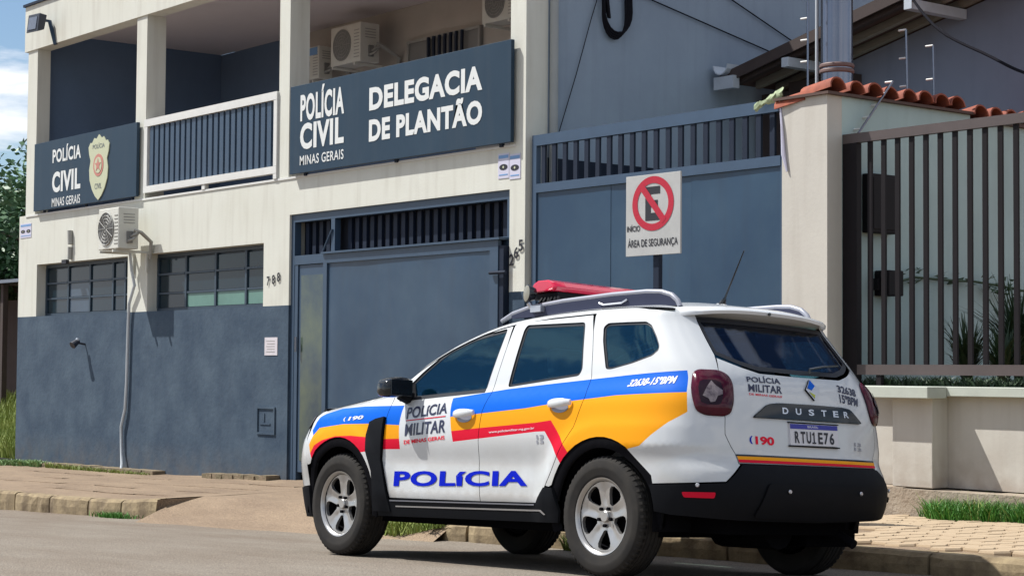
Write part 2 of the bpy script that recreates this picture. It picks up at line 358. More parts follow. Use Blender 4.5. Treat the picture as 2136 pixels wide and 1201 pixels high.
# kerb stones
kb = thing('kerb', 'weathered stone kerb with a gap at the driveway, running along the sidewalk edge', 'kerb', (-9.35, 1.31, -.3))
joints = [-23.8, -22.9, -22.0, -21.1, -20.2, -19.3, -18.4, -17.5, -16.6, -15.7, -14.8, -13.85, -12.9, -11.95, -10.95, -10.16, -9.35]
joints2 = [-4.85, -4.05, -3.2, -2.75, -1.95, -1.1, -.2, .62, 1.5, 2.4, 3.3]
def kstone(a, b, k):
    mb = MB(); n = 7; rows = []
    for i in range(n+1):
        x = a+.012+(b-a-.024)*i/n; z = (zside(x, 1.32) if -4.9 < x < -4.2 else tab(KT, x))+.004; zb = zroad(x, 1.25)-.12
        e = .014*noise.noise(Vector((x*5, k*3.1, 0)))+(.022 if i in (0, n) else 0)
        q = .012*noise.noise(Vector((x*7, 5, k)))
        rows.append([(x, 1.235+e, zb), (x, 1.228+e+q, (z+zb)/2+.05), (x, 1.236+e, z-.028+q), (x, 1.262+e, z+q*.6-(.008 if i in (0, n) else 0)), (x, 1.37, z+.004), (x, 1.375, zb)])
    vs = [p for r in rows for p in r]; fs = [(i*6+j, (i+1)*6+j, (i+1)*6+j+1, i*6+j+1) for i in range(n) for j in range(5)]
    fs += [tuple(range(6)), tuple(n*6+j for j in range(6))[::-1]]
    mb.add(vs, fs); part(mb, 'kerb_stone', M['kerb'], kb)
for js in (joints, joints2):
    for k, (a, b) in enumerate(zip(js, js[1:])): kstone(a, b, k+len(js))
# gutter soil along the dropped kerb
mb = MB()
for x in fr(-9.3, -4.3, .5)[:-1]:
    mb.add([(x, .95+.12*(x+9.3)/5, zroad(x, 1.0)-.01), (x+.5, .95+.12*(x+9.8)/5, zroad(x+.5, 1.0)-.01), (x+.5, 1.32, zside(x+.5, 1.32)+.016), (x, 1.32, zside(x, 1.32)+.016)], [(0, 1, 2, 3)])
g = mb.build('driveway_lip', M['sidewalk']); g['kind'] = 'structure'

# ---- grass helper: real blades
def blades(name, pts, h, m, wd=.006, lean=.5, kind='stuff'):
    mb = MB()
    for x, y, z in pts:
        a = random.uniform(0, 6.283); hh = h*random.uniform(.45, 1.15); lx = jit(lean)*hh; ly = jit(lean)*hh; dx = math.cos(a)*wd; dy = math.sin(a)*wd
        mb.add([(x-dx, y-dy, z-.01), (x+dx, y+dy, z-.01), (x+dx*.7+lx*.4, y+dy*.7+ly*.4, z+hh*.6), (x-dx*.7+lx*.4, y-dy*.7+ly*.4, z+hh*.6), (x+lx, y+ly, z+hh)], [(0, 1, 2, 3), (3, 2, 4)])
    o = mb.build(name, m)
    if kind: o['kind'] = kind
    return o
Y0 = 4.0
st = thing('police_station', 'cream two-storey police station with a slate blue base, open balcony above and two barred windows', 'building', (-13, 4.1, -.2))
mb = MB(); T = Y0+.22
mb.box(-19.24, -11.30, Y0, T, 2.77, 3.54, 0); mb.box(-11.30, -7.0, Y0, T, 3.08, 3.54, 0)
mb.box(-7.0, -6.745, Y0, T+.07, 2.02, 3.54, 0); mb.box(-7.0, -6.745, Y0, T+.07, -.6, 2.02, 1)
for a, b in ((-19.24, -18.57), (-15.56, -14.97), (-11.90, -11.30)): mb.box(a, b, Y0, T, 1.985, 2.77, 0)
mb.box(-19.24, -11.30, Y0, T, -.6, 1.985, 1)
part(mb, 'front_wall', [M['cream'], M['navy']], st)
mb = MB(); mb.box(-19.24, -19.0, T, 13, -.6, 3.54, 0); part(mb, 'end_wall', M['cream'], st)
mb = MB(); mb.box(-6.98, -6.745, T+.07, 14, 3.41, 6.78, 0); mb.box(-6.98, -6.745, T+.07, 14, -.6, 3.41, 1); part(mb, 'side_wall', [M['sidewall'], M['navydark']], st)  # darker tone on the lower part, up to the band line
mb = MB(); mb.box(-19.12, -6.745, Y0-.02, T, 6.08, 6.78); part(mb, 'parapet', M['cream'], st)
mb = MB(); mb.box(-19.15, -6.72, Y0-.05, T+.03, 6.782, 6.82); part(mb, 'parapet_cap', M['navydark'], st)
for a, b, d in ((-19.02, -18.68, .21), (-15.39, -15.09, .29), (-11.58, -11.34, .28), (-7.0, -6.745, .29)):
    mb = MB(); mb.box(a, b, Y0, Y0+d, 3.54, 6.08); part(mb, 'column', M['cream'], st)
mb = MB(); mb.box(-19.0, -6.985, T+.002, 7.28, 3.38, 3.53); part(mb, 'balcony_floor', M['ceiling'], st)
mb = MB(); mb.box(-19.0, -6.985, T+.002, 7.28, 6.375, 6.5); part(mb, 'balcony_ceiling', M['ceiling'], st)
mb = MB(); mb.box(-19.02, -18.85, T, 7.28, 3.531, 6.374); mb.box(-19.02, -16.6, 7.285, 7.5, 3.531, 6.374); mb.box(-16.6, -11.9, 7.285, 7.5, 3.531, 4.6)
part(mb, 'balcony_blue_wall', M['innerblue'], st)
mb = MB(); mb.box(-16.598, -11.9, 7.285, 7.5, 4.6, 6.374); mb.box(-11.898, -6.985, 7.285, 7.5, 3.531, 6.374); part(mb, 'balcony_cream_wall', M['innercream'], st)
mb = MB(); mb.box(-19.1, -6.76, T+.01, 14, 6.51, 6.6); part(mb, 'roof_slab', M['sidegrey'], st)
mb = MB(); mb.box(-18.9, -7.0, 5.6, 5.7, -.6, 3.37); mb.box(-11.9, -11.8, T, 5.6, -.6, 3.37); part(mb, 'ground_floor_inner_wall', M['interior'], st)
# thin white trim strip under the signs: the slab nose
mb = MB(); mb.box(-19.0, -6.9, Y0-.012, Y0-.001, 3.515, 3.54); part(mb, 'slab_edge_trim', M['trimwhite'], st)
# balcony window with bars (bay three)
wn = part(MB().box(-13.45, -11.75, 7.25, 7.284, 5.05, 5.86), 'balcony_window', M['acdark'], st)
mb = MB()
for x in (-13.45, -12.95, -12.2, -11.79): mb.box(x, x+.04, 7.22, 7.249, 5.05, 5.86)
for z in (5.05, 5.82): mb.box(-13.45, -11.75, 7.215, 7.219, z, z+.04)
part(mb, 'frame', M['acgrey'], wn)
for i in range(7): part(MB().box(-12.90+i*.13, -12.86+i*.13, 7.17, 7.20, 5.1, 5.84), 'window_bar', M['navydark'], wn)
# street windows
def street_window(x0, x1, mull, rows, panes):
    root = part(MB().box(x0, x1, 4.195, 4.2, 1.99, 2.77), 'window', M['winframe'], st)
    mb = MB()
    mb.box(x0, x1, 4.15, 4.194, 2.72, 2.77); mb.box(x0, x1, 4.15, 4.194, 1.99, 2.03)
    xs = [x0]+mull+[x1-.045]
    for x in xs: mb.box(x, x+.045, 4.145, 4.194, 2.032, 2.718)
    part(mb, 'frame', M['winframe'], root)
    zs = [2.03]+rows+[2.72]
    for i in range(len(xs)-1):
        for j in range(len(zs)-1):
            mt = panes(i, j)
            part(MB().box(xs[i]+.05, xs[i+1]-.005, 4.165, 4.19, zs[j]+.006, zs[j+1]-.028), 'pane', mt, root)
            if j: part(MB().box(xs[i]+.05, xs[i+1]-.005, 4.14+(.01 if j == 1 else 0), 4.16, zs[j]-.024, zs[j]+.002), 'glazing_bar', M['winframe'], root)
    return root
street_window(-18.57, -15.56, [-17.80, -17.07, -16.33, -15.95], [2.26, 2.49], lambda i, j: M['panegrey'] if (i == 1 and j < 2) else M['pane'])
street_window(-14.97, -11.90, [-14.18, -13.38, -12.60], [2.24, 2.50], lambda i, j: M['panegreen'] if (j == 0 and i > 0) else M['pane'])
# meter hatch cast into the dado
mb = MB(); x0, x1, z0, z1 = -12.0, -11.57, .41, .75
mb.box(x0, x1, Y0-.016, Y0-.001, z1-.025, z1); mb.box(x0, x1, Y0-.016, Y0-.001, z0, z0+.025); mb.box(x0, x0+.025, Y0-.016, Y0-.001, z0+.026, z1-.026); mb.box(x1-.025, x1, Y0-.016, Y0-.001, z0+.026, z1-.026)
mb.box(x0+.07, x1-.12, Y0-.009, Y0-.001, z0+.12, z0+.14); mb.box(x0+.15, x0+.18, Y0-.009, Y0-.001, z0+.16, z1-.08)
part(mb, 'meter_hatch', M['navy'], st)
# balcony railing between the first two columns
rl = part(MB().box(-15.085, -11.585, Y0-.03, Y0+.05, 4.52, 4.62), 'railing', M['trimwhite'], st)
mb = MB(); mb.box(-15.085, -11.585, Y0-.03, Y0+.05, 3.61, 3.70); mb.box(-15.085, -14.99, Y0-.028, Y0+.048, 3.702, 4.518); mb.box(-11.66, -11.585, Y0-.028, Y0+.048, 3.702, 4.518)
mb.box(-13.46, -13.38, Y0-.02, Y0+.04, 3.542, 3.608); mb.box(-11.66, -11.585, Y0-.028, Y0+.048, 3.542, 3.608)
part(mb, 'rail_frame', M['trimwhite'], rl)
i = 0; x = -14.95
while x < -11.70:
    part(MB().box(x, x+.095, Y0-.005, Y0+.03, 3.705, 4.515), 'slat', M['navyframe'], rl); x += .1475
# street entrance: frame, louvre, wicket door and big leaf
ga = thing('entrance_gate', 'slate blue station gate with louvre bars above and a narrow glossy door at its left', 'gate', (-9.2, 4.05, -.1))
mb = MB(); mb.box(-11.30, -6.995, 4.03, 4.12, 2.985, 3.08); mb.box(-11.30, -11.225, 4.03, 4.12, -.2, 2.984); mb.box(-7.075, -7.0, 4.03, 4.12, -.2, 2.984)
mb.box(-11.224, -10.44, 4.03, 4.12, 2.47, 2.58); mb.box(-10.42, -10.34, 4.03, 4.11, 2.581, 2.984); mb.box(-11.224, -11.15, 4.035, 4.11, -.15, 2.469)
mb.box(-10.50, -10.44, 4.035, 4.11, -.15, 2.469); mb.box(-10.34, -7.076, 4.035, 4.11, 2.50, 2.60)
part(mb, 'frame', M['navyframe'], ga)
x = -11.17
while x < -7.1:
    if not (-10.47 < x < -10.30): part(MB().box(x, x+.075, 4.15, 4.19, 2.602 if x > -10.4 else 2.582, 2.98), 'louvre_bar', M['navydark'], ga)
    x += .155
part(MB().box(-11.22, -7.08, 4.24, 4.25, 2.5, 3.05), 'louvre_dark_sheet', M['interior'], ga)  # dark sheet standing in for the unlit inside behind the bars
part(MB().tube([(-10.55, 4.0, 2.60), (-10.38, 4.02, 2.86)], .012, 6), 'brace', M['navyframe'], ga)
dr = part(MB().box(-11.148, -10.502, 4.05, 4.09, -.02, 2.466), 'door', M['navyframe'], ga, bevel=.004)
part(MB().box(-11.09, -10.56, 4.044, 4.049, .12, 2.34), 'glass_sheet', M['doorglass'], dr)
part(MB().tube([(-11.13, 4.0, 1.42), (-11.13, 4.0, 1.60)], .014, 8), 'handle', M['steel'], dr)
lf = part(MB().box(-10.43, -7.10, 3.93, 3.975, 2.455, 2.56).box(-10.43, -10.35, 3.93, 3.975, -.06, 2.454).box(-7.24, -7.10, 3.93, 3.975, -.02, 2.454).box(-10.35, -7.24, 3.93, 3.975, -.02, .08), 'gate_leaf', M['navyframe'], ga)
# dented sheets
def dented(x0, x1, y, z0, z1, name, m, root, amp=.011, seed=0):
    mb = MB(); nx = max(2, int((x1-x0)/.12)); nz = max(2, int((z1-z0)/.12))
    vs = []
    for i in range(nx+1):
        for j in range(nz+1):
            x = x0+(x1-x0)*i/nx; z = z0+(z1-z0)*j/nz; e = 0 if i in (0, nx) or j in (0, nz) else amp*noise.noise(Vector((x*1.1, seed, z*.9)))*2
            vs.append((x, y+e, z))
    n = nz+1
    mb.add(vs, [(i*n+j, (i+1)*n+j, (i+1)*n+j+1, i*n+j+1) for i in range(nx) for j in range(nz)])
    mb.box(x0+.001, x1-.001, y+.012, y+.02, z0, z1)
    return part(mb, name, m, root, smooth=True)
dented(-10.349, -8.552, 3.952, .081, 2.454, 'sheet', M['navysteel'], lf, seed=2)
dented(-8.548, -7.241, 3.948, .081, 2.454, 'sheet', M['navysteel'], lf, seed=8)
part(MB().box(-7.10, -7.02, 3.94, 4.02, .2, 2.5), 'end_post', M['navydark'], lf)
part(MB().tube([(-7.2, 3.90, 2.22), (-6.93, 3.90, 2.22)], .018, 8), 'latch_bar', M['navydark'], lf)
part(MB().box(-10.44, -7.05, 3.90, 4.06, 2.562, 2.585), 'top_guide', M['navyframe'], ga)
# signs
def board(label, x0, x1, y, z0, z1):
    t = thing('sign_board', label, 'sign', ((x0+x1)/2, y+.05, z0))
    part(MB().box(x0, x1, y, y+.045, z0, z1), 'panel', M['signblue'], t, bevel=.004)
    for k in range(3):
        x = x0+.25+(x1-x0-.5)*k/2; part(MB().box(x, x+.05, y+.046, Y0-.002, z0-.03, z0+.15), 'bracket', M['navydark'], t)
    return t
X, Z = (1, 0, 0), (0, 0, 1)
sg = board('long slate blue sign board reading Delegacia de Plantao on the balcony front', -11.19, -6.89, 3.92, 3.555, 4.615)
yl = 3.916
for s, x, z, w_, h_, b in (('POLÍCIA', -10.95, 4.17, .95, .40, .035), ('CIVIL', -10.95, 3.83, .95, .315, .04), ('MINAS GERAIS', -10.95, 3.645, .95, .115, .012),
                           ('DELEGACIA', -9.48, 4.145, 2.11, .265, .045), ('DE PLANTÃO', -9.48, 3.79, 2.11, .31, .045)):
    text_on('lettering', s, (x, yl, z), X, Z, w_, h_, M['white'], sg, bold=b, spacing=1.08)
sg = board('shorter slate blue sign board with a cream police shield beside its lettering', -18.58, -15.21, 3.93, 3.575, 4.60)
yl = 3.926
for s, x, z, w_, h_, b in (('POLÍCIA', -17.92, 4.255, .96, .25, .03), ('CIVIL', -17.92, 3.81, .96, .31, .04), ('MINAS GERAIS', -17.92, 3.60, .96, .13, .012)):
    text_on('lettering', s, (x, yl, z), X, Z, w_, h_, M['white'], sg, bold=b, spacing=1.08)
half = [(0, .0), (.10, .06), (.20, .16), (.28, .30), (.30, .45), (.26, .58), (.31, .68), (.33, .78), (.27, .84), (.22, .83), (.15, .90), (.08, .88), (0, .94)]
oln = [(x, z) for x, z in half]+[(-x, z) for x, z in half[-2:0:-1]]
MX = lambda x, y, z: Matrix(((1, 0, 0, x), (0, 0, -1, y), (0, 1, 0, z), (0, 0, 0, 1)))
sh = part(MB().prism(oln, .012, MX(-16.36, 3.929, 3.60)), 'shield', M['shieldcream'], sg)
part(MB().lathe([(.16, 0), (.16, .004)], 24, MX(-16.36, 3.9165, 4.10)), 'emblem', M['shieldred'], sh)
part(MB().lathe([(.115, 0), (.115, .004)], 24, MX(-16.36, 3.912, 4.10)), 'emblem_ring', M['shieldcream'], sh)
star = [(.10*(1 if i % 2 == 0 else .42)*math.sin(i*math.pi/5), .10*(1 if i % 2 == 0 else .42)*math.cos(i*math.pi/5)) for i in range(10)]
part(MB().prism(star, .003, MX(-16.36, 3.9075, 4.10)), 'emblem_star', M['shieldred'], sh)
text_on('lettering', 'POLÍCIA', (-16.55, 3.915, 4.34), X, Z, .38, .08, M['shieldgrey'], sh, bold=.01)
text_on('lettering', 'CIVIL', (-16.47, 3.915, 3.76), X, Z, .22, .08, M['shieldgrey'], sh, bold=.01)
# house numbers
def numbers(s, label, pts, h):
    t = thing('house_number', label, 'house number', (pts[0][0], Y0, pts[0][1]))
    for c, (x, z) in zip(s, pts): text_on('digit', c, (x, Y0-.012, z), X, Z, h*.62, h, M['blackprint'], t, bold=.03)
numbers('788', 'black metal house number 788 between the second window and the gate', [(-11.80, 2.235), (-11.68, 2.25), (-11.56, 2.275)], .115)
numbers('265', 'black metal house number 265 climbing the narrow wall right of the gate', [(-6.985, 2.29), (-6.91, 2.36), (-6.835, 2.43)], .12)
# stickers with watching eyes
def eyes(x, z, w_, h_, label, two=True):
    t = thing('watch_sticker', label, 'sticker', (x, Y0, z))
    for k in range(2 if two else 1):
        a = x+k*(w_/2+.004); b = w_/2-.004 if two else w_; dz = -.02*k
        part(MB().box(a, a+b, Y0-.006, Y0-.002, z+dz, z+h_+dz), 'plate', M['sticker'], t)
        part(MB().box(a+.01, a+b-.01, Y0-.008, Y0-.0065, z+h_*.80+dz, z+h_*.93+dz), 'blue_band', M['eyeblue'], t)
        for q in ((0,) if two else (-.25, .25)):
            cx_ = a+b/2+q*b
            e = [(.38*b*(1 if two else .5)*math.cos(v), .12*h_*math.sin(v)) for v in [2*math.pi*i/16 for i in range(16)]]
            part(MB().prism(e, .002, MX(cx_, Y0-.0065, z+h_*.45+dz)), 'eye', M['blackprint'], t)
            part(MB().lathe([(.05*h_, 0), (.05*h_, .001)], 10, MX(cx_, Y0-.0090, z+h_*.45+dz)), 'iris', M['shieldcream'], t)
        part(MB().box(a+.02, a+b-.02, Y0-.008, Y0-.0065, z+h_*.12+dz, z+h_*.17+dz), 'caption_line', M['eyeblue'], t)
eyes(-7.19, 3.20, .37, .26, 'pair of watching-eyes stickers on the wall under the long sign board')
eyes(-19.19, 3.20, .40, .22, 'faded watching-eyes sticker at the far left end of the station wall', two=False)
t = thing('paper_notice', 'white paper notice taped on the blue dado left of the gate', 'notice', (-11.7, Y0, 1.4))
part(MB().box(-11.84, -11.54, Y0-.006, Y0-.002, 1.38, 1.60), 'sheet', M['paper'], t)
for k in range(5): part(MB().box(-11.80+.02*(k % 2), -11.60, Y0-.008, Y0-.0065, 1.42+k*.033, 1.427+k*.033), 'print_line', M['acgrey'], t)
# small wall fixtures
t = thing('wall_spotlight', 'small dark spotlight bracket low on the blue dado under the left window', 'light', (-16.86, Y0, 1.55))
part(MB().tube([(-16.86, Y0, 1.55), (-16.86, Y0-.12, 1.57)], .015, 8), 'arm', M['lampbody'], t)
part(MB().tube([(-16.88, Y0-.10, 1.60), (-16.86, Y0-.20, 1.53)], .05, 12, rr=[.035, .055]), 'head', M['lampbody'], t)
part(MB().lathe([(.02, 0), (.028, .02), (.02, .04)], 10, Matrix.Translation((-16.86, Y0-.12, 1.60))), 'knob', M['clearbulb'], t)
t = thing('wall_conduit', 'short grey pipe stub clipped on the cream wall above the left window', 'pipe', (-17.37, Y0, 2.8))
part(MB().tube([(-17.37, Y0-.03, 3.22), (-17.35, Y0-.03, 3.02)], .04, 10), 'upper_pipe', M['acgrey'], t, smooth=True)
part(MB().tube([(-17.36, Y0-.03, 2.98), (-17.36, Y0-.03, 2.80)], .035, 10), 'lower_pipe', M['acgrey'], t, smooth=True)
part(MB().box(-17.60, -17.45, Y0-.05, Y0-.002, 2.74, 2.80), 'clip', M['blackprint'], t)
t = thing('drain_hose', 'pale drain hose hanging from the air conditioner down the blue dado', 'hose', (-15.5, Y0-.03, -.2))
part(MB().tube([(-15.30, 3.90, 2.80), (-15.32, 3.94, 2.55), (-15.25, 3.95, 2.35), (-15.42, 3.96, 2.10), (-15.45, 3.965, 1.8), (-15.47, 3.965, 1.0), (-15.50, 3.965, .65), (-15.60, 3.96, .4), (-15.58, 3.96, .1), (-15.50, 3.93, -.10), (-15.42, 3.88, -.2)], .022, 8), 'hose', M['pvc'], t, smooth=True)
t = thing('floodlight', 'dark square floodlight on a slanted arm at the top left corner of the station', 'floodlight', (-18.1, Y0, 6.2))
part(MB().tube([(-18.01, Y0-.02, 6.06), (-18.12, 3.93, 6.42), (-18.2, 3.80, 6.44)], .035, 4), 'arm', M['navyframe'], t)
fl = part(MB().hexa([(-18.28, 3.63, 6.22), (-17.88, 3.63, 6.20), (-17.88, 3.74, 6.24), (-18.28, 3.74, 6.26)], [(-18.28, 3.66, 6.50), (-17.88, 3.66, 6.48), (-17.88, 3.78, 6.46), (-18.28, 3.78, 6.48)]), 'housing', M['lampbody'], t, bevel=.01)
part(MB().hexa([(-18.22, 3.622, 6.26), (-17.94, 3.622, 6.245), (-17.94, 3.64, 6.245), (-18.22, 3.64, 6.26)], [(-18.22, 3.648, 6.45), (-17.94, 3.648, 6.435), (-17.94, 3.66, 6.435), (-18.22, 3.66, 6.45)]), 'lens', M['lampglass'], fl)
# air conditioners
def ac_unit(label, x0, x1, y0, y1, z0, z1, wall, sticker=False, hoses=True):
    t = thing('air_conditioner', label, 'air conditioner', ((x0+x1)/2, wall, z0-.05), 'outdoor air conditioner units')
    part(MB().box(x0, x1, y0, y1, z0, z1), 'casing', M['acwhite'], t, bevel=.012)
    h = z1-z0; r = h*.40; c = (x0+(x1-x0)*.40, z0+h*.5)
    mb = MB(); F = lambda rr, d: [(rr*math.cos(v), rr*math.sin(v)) for v in [2*math.pi*i/28 for i in range(28)]]
    mb.prism(F(r, 0), .006, MX(c[0], y0-.001, c[1]))
    g = part(mb, 'fan_opening', M['acdark'], t)
    mb = MB()
    for k in range(5):
        a = [(c[0]+r*(k+1)/5*math.cos(v), y0-.012, c[1]+r*(k+1)/5*math.sin(v)) for v in [2*math.pi*i/28 for i in range(29)]]
        mb.tube(a, .005, 4, cap=False)
    for k in range(12):
        v = 2*math.pi*k/12; mb.tube([(c[0]+.02*math.cos(v), y0-.013, c[1]+.02*math.sin(v)), (c[0]+r*math.cos(v), y0-.013, c[1]+r*math.sin(v))], .004, 4)
    part(mb, 'fan_grille', M['acgrey'], g)
    mb = MB()
    for k in range(9): mb.box(x0+(x1-x0)*.80, x1-.02, y0-.006, y0-.001, z0+h*(.12+.085*k), z0+h*(.12+.085*k)+.012)
    part(mb, 'vent_slats', M['acgrey'], t)
    mb = MB()
    for k in range(4): mb.box(x1+.001, x1+.006, y0+(y1-y0)*.25, y0+(y1-y0)*.8, z0+h*(.62+.07*k), z0+h*(.62+.07*k)+.012)
    part(mb, 'side_louvres', M['acgrey'], t)
    mb = MB()
    for xx in (x0+.08, x1-.12):
        mb = MB(); mb.box(xx, xx+.035, y0-.03, wall, z0-.045, z0-.012); mb.box(xx, xx+.035, wall-.03, wall-.001, z0-.30, z0-.046)
        part(mb, 'bracket', M['acwhite'], t)
    if hoses:
        mb = MB(); yy = (y0+y1)/2+.02
        for k in range(3):
            mb.tube([(x1+.005, yy-.04+.05*k, z0+.10+.06*k), (x1+.10+.03*k, yy, z0+.13+.06*k), (x1+.13+.03*k, yy+.08, z0+.22), (x1+.08+.02*k, wall-.06, z0+.10), (x1+.02, wall-.03, z0-.02-.05*k)], .018, 6)
        part(mb, 'refrigerant_hoses', M['acgrey'], t, smooth=True)
        part(MB().box(x1+.001, x1+.03, yy-.05, yy+.03, z0+.08, z0+.24), 'valve_block', M['acdark'], t)
    if sticker:
        part(MB().box(x0+(x1-x0)*.62, x1-.03, y0-.008, y0-.002, z1-.13, z1-.02), 'blue_sticker', M['eyeblue'], t)
    return t
ac_unit('white air conditioner hanging on the cream wall above the gap between the street windows', -15.46, -14.86, 3.50, 3.80, 2.82, 3.38, Y0)
ac_unit('larger air conditioner high on the balcony back wall, left of the barred window', -14.50, -13.74, 6.62, 6.95, 5.56, 6.12, 7.28)
ac_unit('smaller air conditioner with a blue sticker near the balcony column', -15.75, -15.03, 6.75, 7.0, 5.48, 5.97, 7.28, sticker=True)
ac_unit('air conditioner at the top right corner of the balcony back wall', -11.05, -10.35, 6.72, 7.0, 5.70, 6.2, 7.28)
# low rendered ledges at the foot of the wall
for a, b, lab in ((-18.05, -14.37, 'long low rough cement ledge with moss along the foot of the station wall'), (-13.04, -11.45, 'short low rough cement ledge at the foot of the wall beside the gate')):
    mb = MB(); n = 12
    for i in range(n):
        x = a+(b-a)*i/n; x2 = a+(b-a)*(i+1)/n
        mb.box(x, x2, 3.80+jit(.012), 3.998, -.45, tab(ZW, x)+.05+jit(.006))
    tag(mb.build('wall_ledge', M['ledge'], loc=((a+b)/2, 3.9, -.3)), lab, 'ledge')
# ---------------------------------------------------------------- middle lot gate
g2 = thing('lot_gate', 'wide tall blue steel gate of plain sheets with a row of bars along its top', 'gate', (-4.95, 4.07, -.1))
mb = MB(); mb.box(-6.70, -3.185, 4.05, 4.11, 3.50, 3.61); mb.box(-6.70, -6.63, 4.05, 4.11, -.2, 3.499); mb.box(-3.245, -3.185, 4.05, 4.11, -.2, 3.499); mb.box(-6.629, -3.246, 4.045, 4.105, 3.02, 3.11)
mb.box(-6.629, -3.246, 4.05, 4.10, 0, .10)
part(mb, 'frame', M['lotframe'], g2)
for i in range(20):
    x = -6.56+i*.167
    part(MB().box(x, x+.058, 4.06, 4.085, 3.111, 3.499), 'bar', M['navydark'], g2)
for k, (a, b) in enumerate(((-6.628, -5.502), (-5.498, -4.382), (-4.378, -3.247))): dented(a, b, 4.066+.003*(k % 2), .101, 3.018, 'sheet', M['lotsteel'], g2, amp=.010, seed=20+k)
t = thing('rag', 'pale crumpled rag tied over the right end of the wide blue gate', 'rag', (-3.3, 4.03, 3.5))
mb = MB()
vs = []; nu = 14; nv = 5
for i in range(nu+1):
    for j in range(nv+1):
        u = i/nu; v = j/nv; x = -3.50+.34*u; y = 4.02-.025*math.sin(3.1*v)+.02*noise.noise(Vector((u*9, v*5, 2)))
        z = 3.55+.10*u+.075*(v-.5)*(1-.3*math.sin(u*6))+.03*noise.noise(Vector((u*7, v*4, 7)))
        vs.append((x, y-.02, z))
mb.add(vs, [(i*(nv+1)+j, (i+1)*(nv+1)+j, (i+1)*(nv+1)+j+1, i*(nv+1)+j+1) for i in range(nu) for j in range(nv)])
rg = mat('pale_rag_cloth', (.42, .48, .30), .9, var=.9, vscale=22, col2=(.2, .26, .16))
part(mb, 'cloth', rg, t, smooth=True)
part(MB().tube([(-3.21, 4.0, 3.60), (-3.17, 3.985, 3.35), (-3.15, 3.985, 3.1), (-3.11, 3.985, 2.95)], .012, 6, rr=[.008, .012, .02, .008]), 'loose_strip', M['sticker'], t)
# ---------------------------------------------------------------- tiled boundary wall
bw = thing('boundary_wall', 'beige wall end topped with red barrel tiles, running back beside the wide blue gate', 'wall', (-2.9, 4.0, 0))
mb = MB(); mb.box(-3.183, -2.662, 4.0, 4.185, -.2, 3.575, 0); mb.box(-3.183, -2.662, 4.186, 5.93, -.2, 3.575, 1); mb.box(-3.183, -2.662, 5.931, 13, -.2, 3.52, 1)
part(mb, 'wall', [M['wallbeige'], M['greenwhite']], bw)
def barrel(L_, r, th=.016):
    mb = MB(); n = 8; prof = [(r*math.cos(math.pi*k/n), r*math.sin(math.pi*k/n)) for k in range(n+1)]+[((r-th)*math.cos(math.pi*k/n), (r-th)*math.sin(math.pi*k/n)) for k in range(n, -1, -1)]
    q = len(prof); vs = [(-L_/2, y*1.12, z) for y, z in prof]+[(L_/2, y, z*.95) for y, z in prof]
    mb.add(vs, [(k, (k+1) % q, q+(k+1) % q, q+k) for k in range(q)]+[tuple(range(q))[::-1], tuple(range(q, 2*q))]); return mb
tl0 = barrel(.34, .105).build('roof_tile', M['tile'], smooth=True); tl0.parent = bw; first = True; base = Vector(bw.location)
for seg, (ya, n, zt_) in enumerate(((4.09, 8, 3.60), (6.03, 9, 3.555))):
    for k in range(n):
        for row in (0, 1):
            o = tl0 if first else copyobj(tl0, bw); first = False
            x = -2.775 if row == 0 else -3.075; z = zt_+(0 if row == 0 else -.062)
            o.location = Vector((x+jit(.012), ya+k*.232+jit(.01), z+jit(.006)))-base; o.rotation_euler = (jit(.03), -.16+jit(.02), jit(.03))
mb = MB(); mb.box(-3.25, -2.62, 3.965, 5.95, 3.576, 3.60); mb.box(-3.25, -2.62, 5.951, 8.2, 3.521, 3.55); part(mb, 'tile_bed', M['tileold'], bw)
# ---------------------------------------------------------------- lower street wall, pier and coping of the right-hand lot
lw = thing('street_wall', 'low beige retaining wall with a square pier, stone coping and rough plinth', 'wall', (-1.2, 4.1, 0))
mb = MB(); mb.box(-2.66, 3.2, 4.2, 4.42, .30, 1.03)
part(mb, 'wall', M['wallbeige'], lw)
mb = MB(); mb.box(-1.96, -1.555, 4.0, 4.199, .30, 1.03); part(mb, 'pier', M['wallbeige'], lw, bevel=.006)
mb = MB(); mb.box(-2.66, 3.2, 4.09, 4.46, 1.032, 1.11); mb.box(-2.22, -1.48, 3.85, 4.089, 1.015, 1.108); part(mb, 'coping', M['coping'], lw, bevel=.006)
mb = MB()
for i in range(14):
    x = -2.66+i*.42; mb.box(x, x+.42, 3.955+jit(.008), 4.42, -.15, .292+jit(.006))
part(mb, 'plinth', M['plinth'], lw)
# steel bar fence above the wall
fe = thing('bar_fence', 'dark brown steel bar fence standing on the low beige wall', 'fence', (-1, 4.22, 1.1))
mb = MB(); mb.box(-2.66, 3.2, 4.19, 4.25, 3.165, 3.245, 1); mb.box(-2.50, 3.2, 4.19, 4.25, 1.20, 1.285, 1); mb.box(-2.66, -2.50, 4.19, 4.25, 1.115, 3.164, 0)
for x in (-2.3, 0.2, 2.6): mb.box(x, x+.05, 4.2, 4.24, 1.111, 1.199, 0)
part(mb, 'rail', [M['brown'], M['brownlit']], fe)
i = 0; x = -2.40
while x < 3.1:
    part(MB().box(x, x+.044, 4.21, 4.232, 1.286, 3.164), 'bar', M['brown'], fe); x += .1475
